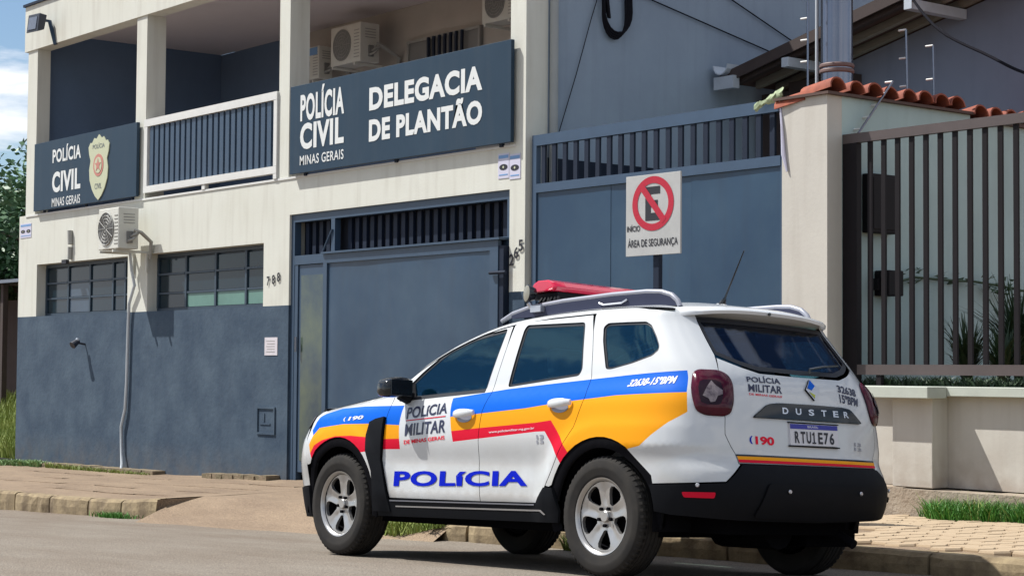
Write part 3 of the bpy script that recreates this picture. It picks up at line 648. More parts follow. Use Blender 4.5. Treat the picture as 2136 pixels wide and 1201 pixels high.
# yard behind the bars
yd = MB().box(-2.66, 12, 4.421, 14, .2, 1.06).build('yard_ground', M['soil']); yd['kind'] = 'structure'
yd = MB().box(-6.74, -3.184, 4.115, 14, -.5, -.05).build('lot_ground', M['soil']); yd['kind'] = 'structure'
t = thing('meter_box', 'dark square meter box fixed high on the pale wall behind the bars', 'meter box', (-2.66, 4.68, 2.42))
part(MB().box(-2.66, -2.56, 4.44, 4.80, 2.42, 2.93), 'cabinet', M['brown'], t, bevel=.01)
part(MB().box(-2.558, -2.552, 4.47, 4.77, 2.45, 2.90), 'door', M['brown'], t, bevel=.004)
t = thing('wall_lamp', 'small dark lantern box on the pale wall behind the bars below the meter box', 'lamp', (-2.66, 4.78, 1.86))
part(MB().box(-2.66, -2.50, 4.60, 4.80, 1.88, 2.10), 'box', M['brown'], t, bevel=.01); part(MB().box(-2.66, -2.58, 4.55, 4.59, 1.93, 2.03), 'socket', M['brown'], t)
def strap_plant(name, label, x, y, z, n, h, root=None, m='leafdark', spread=.5):
    t = thing(name, label, 'plant', (x, y, z)); mb = MB()
    for k in range(n):
        a = random.uniform(0, 6.283); L_ = h*random.uniform(.6, 1.1); s = spread*random.uniform(.3, 1); px_, py_ = math.cos(a), math.sin(a); q = []
        for i in range(7):
            u = i/6; q.append(Vector((x+px_*s*L_*u**1.6+jit(.02), y+py_*s*L_*u**1.6, z+L_*(u-.42*u*u*s*2))))
        for i in range(6):
            wd = .022*(1-i/6.5); w2 = .022*(1-(i+1)/6.5); sx, sy = -py_, px_
            mb.add([(q[i].x-sx*wd, q[i].y-sy*wd, q[i].z), (q[i].x+sx*wd, q[i].y+sy*wd, q[i].z), (q[i+1].x+sx*w2, q[i+1].y+sy*w2, q[i+1].z), (q[i+1].x-sx*w2, q[i+1].y-sy*w2, q[i+1].z)], [(0, 1, 2, 3)])
    part(mb, 'leaves', M[m], t)
    return t
strap_plant('yard_plant', 'dark arching strap-leaved plant behind the bars, nearest the meter box', -1.95, 4.95, 1.06, 150, .75)
strap_plant('yard_plant', 'taller dark strap-leaved plant behind the bars at the right edge', -1.72, 5.35, 1.06, 260, 1.15)
strap_plant('yard_plant', 'dark bushy strap-leaved plant at the far right behind the bars', -1.15, 5.2, 1.06, 260, 1.05)
strap_plant('yard_plant', 'low dark strap-leaved plant between the two bushy plants behind the bars', -1.5, 4.85, 1.06, 220, .65)
t = thing('creeper_stem', 'thin leafy creeper stem stretched along the pale wall behind the bars', 'plant', (-2.6, 5.6, 2.0))
mb = MB(); pth = [(-2.63, 4.82, 2.0), (-2.62, 5.1, 2.06), (-2.62, 5.5, 2.05), (-2.6, 5.9, 2.05), (-2.55, 6.2, 2.02), (-2.5, 6.5, 1.98)]
mb.tube(pth, .012, 6)
for k in range(70):
    i = random.choice([1, 2, 3, 4, 4, 5, 5]); p = Vector(pth[i])+Vector((jit(.05), jit(.18), jit(.07))); a = jit(3); s = .035
    mb.add([p, p+Vector((s*math.cos(a), s*math.sin(a), jit(.03))), p+Vector((s*.4, s*1.6, s*.5+jit(.03))), p+Vector((-s, s*.5, jit(.03)))], [(0, 1, 2, 3)])
part(mb, 'stem', M['leafdark'], t)
# hedge strip on top of the coping
pts = [(random.uniform(-2.6, 3.0), random.uniform(4.27, 4.55), 1.07) for _ in range(3500)]
blades('hedge_plants', pts, .12, M['leafdark'], wd=.012, lean=.9)
# grass in front of the plinth
pts = []
while len(pts) < 8000:
    x = random.uniform(-1.62, 2.4); y = random.uniform(3.45, 3.95)
    if y < 3.62+.10*noise.noise(Vector((x*2.3, 0, 0)))-(0 if x > -1.3 else .9*(x+1.3)): continue
    pts.append((x, y, zside(x, y)))
blades('grass_strip', pts, .165, M['grass'], wd=.006, lean=.75)
pts = [(x, y, z) for x, y, z in random.sample(pts, 500)]
blades('dry_stalks', pts, .22, M['grassyellow'], wd=.004, lean=.9)
# ---------------------------------------------------------------- steel pole, electric fence, cables
t = thing('utility_pole', 'thick shiny galvanised pole rising behind the tiled wall', 'pole', (-3.37, 4.92, -.1))
part(MB().lathe([(.145, -.1), (.145, 9.5)], 28, Matrix.Translation((-3.37, 4.92, 0))), 'shaft', M['steel'], t, smooth=True)
for z in (3.93, 3.98): part(MB().lathe([(.15, 0), (.158, .01), (.158, .03), (.15, .04)], 28, Matrix.Translation((-3.37, 4.92, z))), 'clamp_band', mat('dark_clamp', (.16, .10, .09), .6, var=.5, vscale=20), t, smooth=True)
part(MB().tube([(-3.53, 4.83, 3.6), (-3.53, 4.83, 9.4)], .016, 10), 'conduit', M['pvc'], t, smooth=True)
def spike_post(name, label, foot, tip, n, r=.010, m=None):
    t = thing(name, label, 'electric fence post', foot, 'electric fence posts on the walls'); foot = Vector(foot); tip = Vector(tip)
    part(MB().tube([foot, tip], r, 8), 'rod', m or M['steel'], t)
    for k in range(n):
        p = foot.lerp(tip, .25+.75*(k/(n-1)))
        part(MB().tube([p+Vector((-.075, -.01, 0)), p], .010, 6), 'insulator', M['trimwhite'], t)
spike_post('electric_fence_post', 'nearer of the two upright electric fence rods on the tiled wall', (-2.9, 5.35, 3.3), (-2.9, 5.32, 4.32), 4)
spike_post('electric_fence_post', 'second upright electric fence rod, just behind the nearer one on the tiled wall', (-2.9, 5.72, 3.4), (-2.9, 5.70, 4.22), 3)
spike_post('electric_fence_post', 'electric fence rod standing against the left of the steel pole', (-3.45, 4.62, 3.5), (-3.45, 4.62, 5.6), 9)
spike_post('electric_fence_post', 'electric fence rod leaning diagonally out over the bar fence', (-2.58, 4.20, 3.15), (-2.62, 4.80, 3.76), 5)
t = thing('overhead_cable', 'dark slack cable sagging across the shaded gable at the upper right', 'cable', (-4.0, 7.3, 5.2))
def sag(a, b, d, n=16):
    a = Vector(a); b = Vector(b); return [a.lerp(b, i/n)+Vector((0, 0, -d*4*(i/n)*(1-i/n))) for i in range(n+1)]
CP = [Vector(q) for q in ((-4.4, 6.8, 5.5), (-3.95, 6.66, 4.97), (-3.25, 6.25, 4.47), (-2.47, 5.95, 4.10), (-1.98, 5.8, 3.87), (-1.2, 5.5, 3.62), (.5, 5.0, 3.55), (3.5, 4.4, 3.9))]
def catmull(P, n=6):
    o = []
    for i in range(1, len(P)-2):
        for k in range(n):
            t = k/n; o.append(.5*((2*P[i])+(P[i+1]-P[i-1])*t+(2*P[i-1]-5*P[i]+4*P[i+1]-P[i+2])*t*t+(3*P[i]-P[i-1]-3*P[i+1]+P[i+2])*t**3))
    return o+[P[-2]]
part(MB().tube(catmull(CP), .014, 6), 'wire', M['black'], t)
t = thing('cable_loop', 'coil of black cables looped on the shaded grey-blue side wall', 'cable', (-6.74, 5.2, 4.8))
mb = MB()
for k in range(4):
    w_ = .18+.012*k; zb = 4.74+.02*k; cy_ = 5.165+.01*k
    p = [(-6.70, cy_-w_*.85, 5.9)]+[(-6.70+.008*k, cy_+w_*math.cos(a)*.9, zb+.24+.24*math.sin(a)) for a in [math.pi+math.pi*i/10 for i in range(11)]]+[(-6.70, cy_+w_*.8, 5.9)]
    mb.tube(p, .014, 6)
mb.tube([(-6.71, 5.05, 6.0), (-6.70, 5.02, 5.2), (-6.69, 5.08, 4.95), (-6.70, 5.04, 5.3)], .022, 6)
part(mb, 'coil', M['black'], t)
part(MB().tube([(-6.72, 4.98, 5.25), (-6.72, 4.85, 4.9), (-6.72, 4.65, 4.3), (-6.72, 4.40, 3.62)], .005, 5), 'thin_wire', M['black'], t)
for nm, a, b, lab in (('side_wall_cable', (-6.72, 5.35, 5.30), (-6.72, 8.2, 4.75), 'lower thin dark cable slanting down across the shaded side wall'), ('side_wall_cable', (-6.72, 6.3, 5.62), (-6.72, 8.6, 4.80), 'upper thin dark cable slanting down across the shaded side wall')):
    t = thing(nm, lab, 'cable', a); part(MB().tube([a, b], .008, 5), 'wire', M['black'], t)
t = thing('downpipe', 'grey rain pipe running down the shaded side wall behind the wide gate', 'pipe', (-6.7, 4.33, 0))
part(MB().tube([(-6.70, 4.335, -.1), (-6.70, 4.335, 6.7)], .045, 12), 'pipe', M['sidegrey'], t, smooth=True)
# ---------------------------------------------------------------- neighbouring house
ho = thing('neighbour_house', 'shaded grey-blue gabled house with jutting purlin ends behind the tiled wall', 'building', (-4.5, 7.5, 0))
RY = 6.7                                                # front edge of the roof; the ridge runs away from the street
def RZ(x): return 4.50+(x+6.34)*.222
def yprism(prof, y0, y1, nm, m, root=ho):
    mb = MB(); n = len(prof)
    mb.add([(x, y0, z) for x, z in prof]+[(x, y1, z) for x, z in prof], [tuple(range(n)), tuple(range(n, 2*n))[::-1]]+[(i, n+i, n+(i+1) % n, (i+1) % n) for i in range(n)])
    return part(mb, nm, m, root)
yprism([(-6.19, -.1), (-2.72, -.1), (-2.72, RZ(-2.72)-.10), (-6.19, RZ(-6.19)-.10)], 7.5, 7.7, 'gable_wall', M['housewall'])
part(MB().box(-2.92, -2.72, 7.71, 14, -.1, 5.1), 'side_wall', M['housewall'], ho)
rf = yprism([(-6.66, RZ(-6.66)), (-2.5, RZ(-2.5)), (-2.5, RZ(-2.5)+.05), (-6.66, RZ(-6.66)+.05)], RY, 14, 'roof', M['tileold'])
for k, y in enumerate((6.76, 7.10, 7.42)):
    yprism([(-6.5, RZ(-6.5)-.085), (-2.55, RZ(-2.55)-.085), (-2.55, RZ(-2.55)-.004), (-6.5, RZ(-6.5)-.004)], y, y+.07, 'rafter', M['darkwood'] if k == 0 else M['rafter'], rf)
yprism([(-6.64, RZ(-6.64)-.05), (-2.5, RZ(-2.5)-.05), (-2.5, RZ(-2.5)+.075), (-6.64, RZ(-6.64)+.075)], RY-.025, RY-.002, 'barge_board', M['darkwood'], rf)
for x in (-5.66, -4.0): part(MB().box(x, x+.10, 6.62, 7.49, RZ(x)-.19, RZ(x)-.088), 'purlin', M['gutter'], rf, bevel=.004)
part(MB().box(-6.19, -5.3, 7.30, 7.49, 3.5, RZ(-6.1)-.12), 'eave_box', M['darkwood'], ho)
part(MB().box(-6.60, -6.20, 7.3, 7.49, 3.0, 4.34), 'veranda_shade', M['darkwood'], ho)  # dark block standing in for the shade of the veranda
mb = MB(); n = 7; prof = [(.115*math.cos(math.pi+math.pi*k/n), .115*math.sin(math.pi+math.pi*k/n)) for k in range(n+1)]+[(.105*math.cos(2*math.pi-math.pi*k/n), .105*math.sin(2*math.pi-math.pi*k/n)) for k in range(n+1)]
kq = len(prof); vs = [(-6.56+y*1.0, 6.60, 4.60+z) for y, z in prof]+[(-6.56+y*1.0, 14, 4.60+z) for y, z in prof]
mb.add(vs, [(k, (k+1) % kq, kq+(k+1) % kq, kq+k) for k in range(kq)]+[tuple(range(kq)), tuple(range(kq, 2*kq))[::-1]])
part(mb, 'gutter', M['gutter'], ho)
part(MB().box(-6.68, -6.38, 6.62, 6.72, 4.33, 4.47), 'fascia_end', M['gutter'], ho)
for x in (-5.98, -5.72): part(MB().lathe([(.03, 0), (.03, .03)], 8, Matrix.Translation((x, 7.2, 4.22))), 'eave_bulb', M['clearbulb'], ho)
# ---------------------------------------------------------------- no parking sign
zt_ = tab(KT, -2.3)
ns = thing('parking_sign', 'white no-parking sign plate with a red ring on a dark post behind the police car', 'sign', (-2.46, 1.86, .05))
part(MB().box(-2.49, -2.43, 1.84, 1.88, 0, 2.6), 'post', M['navydark'], ns)
part(MB().box(-2.76, -2.15, 1.80, 1.815, 2.10, 2.72), 'plate', M['signgrey'], ns, bevel=.002)
cx_, cz_, R_ = -2.452, 2.495, .232
ring = MB(); n = 48; vs = []
for i in range(n):
    a = 2*math.pi*i/n
    for r in (R_, R_*.745): vs.append((cx_+r*math.cos(a), 1.797, cz_+r*.90*math.sin(a)))
ring.add(vs, [(2*i, 2*((i+1) % n), 2*((i+1) % n)+1, 2*i+1) for i in range(n)])
part(ring, 'red_ring', M['red'], ns)
mb = MB(); ex, ez = cx_-.085, cz_-.13
for q in ((0, .062, 0, .26), (.062, .165, 0, .058), (.062, .14, .10, .155), (.062, .165, .202, .26)): mb.add([(ex+q[0], 1.798, ez+q[2]), (ex+q[1], 1.798, ez+q[2]), (ex+q[1], 1.798, ez+q[3]), (ex+q[0], 1.798, ez+q[3])], [(0, 1, 2, 3)])
part(mb, 'letter', M['blackprint'], ns)
a = math.radians(-47); dx, dz = math.cos(a), math.sin(a); hw = .028
part(MB().add([(cx_-dx*.19+dz*hw, 1.7955, cz_-dz*.19-dx*hw), (cx_+dx*.19+dz*hw, 1.7955, cz_+dz*.19-dx*hw), (cx_+dx*.19-dz*hw, 1.7955, cz_+dz*.19+dx*hw), (cx_-dx*.19-dz*hw, 1.7955, cz_-dz*.19+dx*hw)], [(0, 1, 2, 3)]) or ring, 'x', M['red'], ns) if False else None
mb = MB(); mb.add([(cx_-dx*.19+dz*hw, 1.7955, cz_-dz*.19-dx*hw), (cx_+dx*.19+dz*hw, 1.7955, cz_+dz*.19-dx*hw), (cx_+dx*.19-dz*hw, 1.7955, cz_+dz*.19+dx*hw), (cx_-dx*.19-dz*hw, 1.7955, cz_-dz*.19+dx*hw)], [(0, 1, 2, 3)])
part(mb, 'red_slash', M['red'], ns)
text_on('lettering', 'INÍCIO', (-2.745, 1.797, 2.29), X, Z, .15, .055, M['blackprint'], ns, bold=.02)
text_on('lettering', 'ÁREA DE SEGURANÇA', (-2.735, 1.797, 2.155), X, Z, .56, .085, M['blackprint'], ns, bold=.012)
# ---------------------------------------------------------------- far left: bank, tree, old shed
def zbank(x, y): return -.27+.40*max(0, y-4.0)**.8+.03*(x+19)
o = sheet('grass_bank', fr(-34, -19.25, .5), fr(4.02, 8, .25), zbank, M['soil'])
pts = [(x, y, zbank(x, y)) for x, y in ((random.uniform(-27, -19.3), 4.05+random.random()**1.4*3.0) for _ in range(14000))]
blades('bank_grass', pts, .34, M['grassyellow'], wd=.010, lean=.5)
mb = MB()
for i in range(10): mb.box(-29+i, -28.03+i, 3.86+jit(.01), 4.0, -1.2, zside(-28.5+i, 3.95)+.09)
tag(mb.build('lot_kerb', M['brown'], loc=(-24, 3.9, -.6)), 'dark low kerb below the grassy bank left of the station', 'kerb')
t = thing('old_shed', 'dark old shed with a pale metal roof edge beyond the grassy bank', 'shed', (-24, 7.5, .5))
mb = MB(); mb.box(-40, -22.2, 7.4, 7.6, 0, 2.55); part(mb, 'wall', M['darkwood'], t)
mb = MB(); mb.hexa([(-40, 6.2, 2.78), (-21.6, 6.2, 2.78), (-21.6, 9.5, 3.0), (-40, 9.5, 3.0)], [(-40, 6.2, 2.84), (-21.6, 6.2, 2.84), (-21.6, 9.5, 3.06), (-40, 9.5, 3.06)]); part(mb, 'roof', M['steel'], t)
for k in range(9):
    x = -22.3-k*1.05; part(MB().box(x, x+.12, 6.35, 6.45, .2, 2.779), 'post', M['darkwood'], t)
def tree(label, x, y, z, h, cr, n, m, leafs=.10):
    t = thing('tree', label, 'tree', (x, y, z)); rnd = random.Random(int(x*10)+7); mb = MB()
    mb.tube([(x, y, z-.2), (x+.1, y, z+h*.25), (x-.05, y+.1, z+h*.5), (x, y, z+h*.8)], .2, 10, rr=[.24, .18, .12, .04])
    cl_ = []
    for k in range(26):
        a = rnd.uniform(0, 6.283); u = rnd.uniform(.0, 1)**.6; zz = z+h*rnd.uniform(.38, 1.0); rr = cr*u*math.sqrt(max(.1, 1-((zz-z)/h-.62)**2*4.5))
        c = Vector((x+rr*math.cos(a), y+rr*math.sin(a), zz)); cl_.append((c, cr*rnd.uniform(.22, .42)))
        mb.tube([(x, y, z+h*rnd.uniform(.25, .6)), (c.x*.5+x*.5, c.y*.5+y*.5, c.z-.3), c], .05, 5, rr=[.07, .04, .012])
    part(mb, 'trunk', M['bark'], t); mb = MB()
    for k in range(n):
        c, r = rnd.choice(cl_); d = Vector((rnd.gauss(0, 1), rnd.gauss(0, 1), rnd.gauss(0, .8))).normalized()*r*rnd.random()**.45; p = c+d
        e1 = Vector((rnd.gauss(0, 1), rnd.gauss(0, 1), rnd.gauss(0, .6))).normalized()*leafs*rnd.uniform(.6, 1.3); e2 = e1.cross(Vector((rnd.gauss(0, 1), rnd.gauss(0, 1), rnd.gauss(0, 1)))).normalized()*leafs*.45
        mb.add([p-e1, p+e2, p+e1, p-e2], [(0, 1, 2, 3)])
    part(mb, 'crown', m, t)
tree('leafy green tree rising behind the shed left of the station', -28.5, 9.2, .3, 4.7, 2.6, 15000, M['leaf'])
tree('farther darker tree behind the first tree at the left edge', -37.5, 12.5, 0, 5.4, 3.6, 16000, M['leafdark'], .14)
strap = [(-18.9, 3.85), (-18.6, 3.82), (-18.3, 3.86), (-17.95, 3.8)]
for k, (x, y) in enumerate(strap):
    pass
pts = [(x+jit(.16), y+jit(.07), zside(x, y)) for x, y in strap+[(-19.2, 3.8)] for _ in range(260)]
blades('wall_foot_weeds', pts, .09, M['weed'], wd=.014, lean=1.2)
pts = [(random.uniform(-17.6, -14.4), 3.78+jit(.05), zside(-16, 3.75)-.01) for _ in range(900)]
blades('ledge_moss', pts, .07, M['grassyellow'], wd=.008, lean=1.0)
pts = [(x, 1.22+jit(.05), zroad(x, 1.2)) for x in (random.gauss(-10.2, .22) for _ in range(420))]
blades('kerb_weeds', pts, .07, M['grass'], wd=.006, lean=1)
pts = [(random.uniform(-6.05, -4.35), random.uniform(1.15, 1.75), 0) for _ in range(2600)]
pts = [(x, y, zside(x, max(y, 1.3))) for x, y, z in pts if noise.noise(Vector((x*1.5, y*2, 1))) > -.35]
blades('verge_grass', pts, .17, M['grassyellow'], wd=.008, lean=1.0)
pts = [(random.uniform(-2.75, -2.2), 1.22+jit(.06), zroad(-2.5, 1.2)) for _ in range(500)]
blades('gutter_weeds', pts, .12, M['grassyellow'], wd=.007, lean=1.0)
# ================================================================ the police car (car frame: x back, y to the far side, z up; origin between the rear wheels)
RC = ((0.999411, -0.007279, -0.033537), (0.009085, 0.998499, 0.054012), (0.033094, -0.054285, 0.997977))
car = thing('police_car', 'white police patrol SUV with blue, orange and red side stripes parked at the kerb', 'police car', (0, 0, 0))
car.rotation_euler = Matrix(RC).to_euler()
def lerp_tab(t,x):
    if x<=t[0][0]: return t[0][1]
    for (a,b),(c,d) in zip(t,t[1:]):
        if x<=c: return b+(d-b)*(x-a)/(c-a)
    return t[-1][1]
def smooth_tab(t,n=400):
    # natural-ish smoothed lookup: moving average of the piecewise linear table
    a,b=t[0][0],t[-1][0]; w=(b-a)*.025
    xs=[a+(b-a)*i/n for i in range(n+1)]
    ys=[]
    for x in xs:
        h=min(w,x-a,b-x); h=max(h,0)
        ys.append(sum(lerp_tab(t,x+h*(k-3)/3) for k in range(7))/7)
    def f(x):
        u=(x-a)/(b-a)*n
        if u<=0: return ys[0]
        if u>=n: return ys[-1]
        i=int(u); return ys[i]+(ys[i+1]-ys[i])*(u-i)
    return f
ZT=smooth_tab([(-3.6,.965),(-3.1,.975),(-2.86,1.01),(-2.6,1.045),(-2.37,1.075),(-2.22,1.10),(-2.14,1.145),(-1.96,1.255),(-1.70,1.375),(-1.45,1.455),(-1.28,1.497),(-1.1,1.527),(-.8,1.55),(-.4,1.56),(0,1.555),(.3,1.535),(.5,1.515)])
WB=smooth_tab([(.15,.82),(.30,.858),(.45,.875),(.60,.885),(.80,.885),(.90,.88),(.98,.868),(1.04,.845),(1.09,.812),(1.15,.80),(1.3,.755),(1.45,.705),(1.52,.68),(1.60,.64)])
XR=smooth_tab([(.15,.74),(.30,.80),(.36,.83),(.42,.865),(.50,.88),(.58,.875),(.64,.84),(.68,.80),(.80,.79),(.93,.78),(1.02,.765),(1.12,.735),(1.20,.68),(1.25,.635),(1.35,.54),(1.48,.42),(1.6,.36)])
XF=smooth_tab([(.15,-3.38),(.35,-3.45),(.53,-3.50),(.64,-3.48),(.78,-3.43),(.89,-3.32),(.95,-3.25),(.98,-3.18),(1.1,-3.1)])
XSR,NR=0.0,3.6
XSF,NF=-2.95,2.6
LS=0.8
def gauss(x,s): return math.exp(-(x/s)**2)
def W(x,z):
    zz=z-.035*(min(max(x,-3),.6)+1.0)*(1 if z>.7 else max(0,(z-.5)/.2))
    w=WB(zz)
    for hx in (0.0,-2.673):
        r=math.hypot(x-hx,z-.343)
        if z>.2: w+=.022*gauss(max(0,abs(r-.46)-.04),.07)*(1 if z<.75 else max(0,1-(z-.75)/.25))*max(0,min(1,(.75-x)/.3))
    if -2.3<x<-.3: 
        m=min(1,(x+2.3)/.3,(-.3-x)/.3)
        w-=.018*m*gauss(z-.62,.10); w+=.006*m*gauss(z-.42,.05)
    zt=ZT(max(x,-3.0)); r=.10 if x<-2.3 else (.055 if x>-1.9 else .055+.045*(-1.9-x)/.4)
    k=(z-(zt-r))/r
    if k>0:
        k=min(k,.96); w-=r*(1-math.sqrt(1-k*k))
    return w
def side_y(x,z):
    if x>XSR:
        s=min(1,(x-XSR)/(XR(z)-XSR)); return W(XSR+.0*(x),z)*max(0,1-s**NR)**(1/NR)
    if x<XSF:
        s=min(1,(x-XSF)/(XF(z)-XSF)); return W(XSF,z)*max(0,1-s**NF)**(1/NF)
    return W(x,z)
def Wr(z): return W(.0,z)
def rear_x(y,z):
    c=min(1,abs(y)/Wr(z)); return XSR+(XR(z)-XSR)*max(0,1-c**NR)**(1/NR)
def front_x(y,z):
    c=min(1,abs(y)/W(XSF,z)); return XSF+(XF(z)-XSF)*max(0,1-c**NF)**(1/NF)
def pos(S,z):
    """wrap surface, near side is y<0"""
    if S>2*LS:
        p=pos(4*LS-S,z); return (p[0],-p[1],p[2])
    if S<XSF-2*LS:
        p=pos(2*(XSF-2*LS)-S,z); return (p[0],-p[1],p[2])
    if S>0: u=S/LS; X0,X1,n,w=XSR,XR(z),NR,Wr(z)
    elif S<XSF: u=(XSF-S)/LS; X0,X1,n,w=XSF,XF(z),NF,W(XSF,z)
    else: return (S,-W(S,z),z)
    if u<=1: s,c=u,1.0
    else: s,c=1.0,2-u
    m=(s**n+c**n)**(1/n); s/=m;c/=m
    return (X0+(X1-X0)*s,-w*c,z)
def S_side(x,z):
    if XSF<=x<=XSR: return x
    if x>XSR:
        s=min(1,(x-XSR)/(XR(z)-XSR)); c=max(0,1-s**NR)**(1/NR)
        u=s/c if s<=c else 2-c/s
        return u*LS
    s=min(1,(x-XSF)/(XF(z)-XSF)); c=max(0,1-s**NF)**(1/NF)
    u=s/c if s<=c else 2-c/s
    return XSF-u*LS
def S_rear(y,z):
    c=min(1,abs(y)/Wr(z)); s=max(0,1-c**NR)**(1/NR)
    u=s/c if s<=c else 2-c/s
    return u*LS if y<=0 else 4*LS-u*LS

paint = mat('white_car_paint', (.66, .68, .70), .26, var=.25, vscale=2.0, col2=(.59, .60, .59), coat=.8, low=(.30, .80, (.36, .32, .27), .6))  # grey-brown tone low on the body, fading out upwards
pblue = mat('livery_blue', (.0, .12, .66), .5, coat=.05, spec=.12)
porange = mat('livery_orange', (.90, .36, .006), .5, coat=.05, spec=.15)
pred = mat('livery_red', (.72, .006, .035), .5, coat=.05, spec=.12)
ptext = mat('livery_deep_blue', (.0, .010, .42), .6, spec=.08)
pnavy = mat('livery_black_blue', (.015, .02, .06), .4)
plastic = mat('black_body_plastic', (.007, .008, .011), .6, var=.4, vscale=12, bump=.1, bscale=150, spec=.12)
gloss = mat('gloss_black_trim', (.008, .010, .013), .12)
seal = mat('window_seal_rubber', (.010, .012, .018), .45)
chrome = mat('satin_silver_trim', (.55, .56, .60), .28, metal=.8)
railgrey = mat('grey_roof_rail', (.30, .31, .36), .4, metal=.3)
taillens = mat('tail_lamp_lens', (.022, .008, .018), .2, spec=.2)
tailred = mat('tail_lamp_red', (.085, .002, .016), .16, var=.8, vscale=9, col2=(.02, .002, .012), coat=.25, spec=.2)
tailclear = mat('tail_lamp_clear', (.34, .28, .29), .2, var=1, vscale=26, col2=(.06, .04, .06))
tyre = mat('tyre_rubber', (.022, .021, .021), .9, var=.6, vscale=8, col2=(.045, .040, .034), spec=.2)
rimm = mat('alloy_rim', (.46, .45, .44), .32, metal=.7, var=.3, vscale=10)
rimdark = mat('wheel_opening_shade', (.006, .006, .008), .9, spec=.05)
under = mat('underbody', (.004, .004, .005), .95, spec=.02)
barred = mat('lightbar_red_lens', (.62, .008, .05), .18, coat=1)
cabin = mat('cabin_trim', (.03, .032, .036), .8)
seatm = mat('seat_fabric', (.16, .165, .18), .9)
gside = glass_mat('tinted_side_glass', (.36, .62, .74), .33, body=((.0, .04, .085), .13))
grear = glass_mat('dark_rear_glass', (.34, .42, .56), .5, body=((.0, .006, .024), .15))
gwind = glass_mat('windshield_glass', (.55, .70, .70), 1.0)
plate_w = mat('plate_white', (.62, .62, .66), .5); plate_b = mat('plate_blue', (.02, .025, .30), .45)

def nrm(S, z):
    e = .004
    a = Vector(pos(S+e, z))-Vector(pos(S-e, z)); b = Vector(pos(S, z+e))-Vector(pos(S, z-e)); return a.cross(b).normalized()
def sp(S, z, off=0.0): return Vector(pos(S, z))+nrm(S, z)*off
def inpoly(p, poly):
    x, y = p; c = False; n = len(poly); j = n-1
    for i in range(n):
        xi, yi = poly[i]; xj, yj = poly[j]
        if (yi > y) != (yj > y) and x < (xj-xi)*(y-yi)/(yj-yi)+xi: c = not c
        j = i
    return c
def subdiv(poly, st=.035, closed=True):
    o = []; n = len(poly)
    for i in range(n if closed else n-1):
        a = poly[i]; b = poly[(i+1) % n]; k = max(1, int(math.hypot(b[0]-a[0], b[1]-a[1])/st))
        o += [(a[0]+(b[0]-a[0])*t/k, a[1]+(b[1]-a[1])*t/k) for t in range(k)]
    if not closed: o.append(poly[-1])
    return o
def area(p): return sum(p[i][0]*p[(i+1) % len(p)][1]-p[(i+1) % len(p)][0]*p[i][1] for i in range(len(p)))/2
def inset(poly, g):
    if area(poly) < 0: poly = poly[::-1]
    n = len(poly); o = []
    for i in range(n):
        p, a, b = poly[i], poly[i-1], poly[(i+1) % n]
        d1 = (p[0]-a[0], p[1]-a[1]); d2 = (b[0]-p[0], b[1]-p[1]); l1 = math.hypot(*d1) or 1e-9; l2 = math.hypot(*d2) or 1e-9
        n1 = (-d1[1]/l1, d1[0]/l1); n2 = (-d2[1]/l2, d2[0]/l2); m = (n1[0]+n2[0], n1[1]+n2[1]); ml = math.hypot(*m) or 1e-9
        k = g/max(.35, (m[0]*n1[0]+m[1]*n1[1])/ml); o.append((p[0]+m[0]/ml*k, p[1]+m[1]/ml*k))
    return o
def rounded(poly, r, n=4):
    o = []; N_ = len(poly)
    for i in range(N_):
        p, a, b = Vector(poly[i]), Vector(poly[i-1]), Vector(poly[(i+1) % N_])
        k = min(r, (a-p).length*.45, (b-p).length*.45); s = p+(a-p).normalized()*k; e = p+(b-p).normalized()*k
        for t in range(n+1):
            u = t/n; q = s*(1-u)**2+p*2*u*(1-u)+e*u*u; o.append((q.x, q.y))
    return o
def segd(p, a, b):
    dx, dy = b[0]-a[0], b[1]-a[1]; t = max(0, min(1, ((p[0]-a[0])*dx+(p[1]-a[1])*dy)/(dx*dx+dy*dy+1e-12))); return math.hypot(p[0]-a[0]-dx*t, p[1]-a[1]-dy*t)
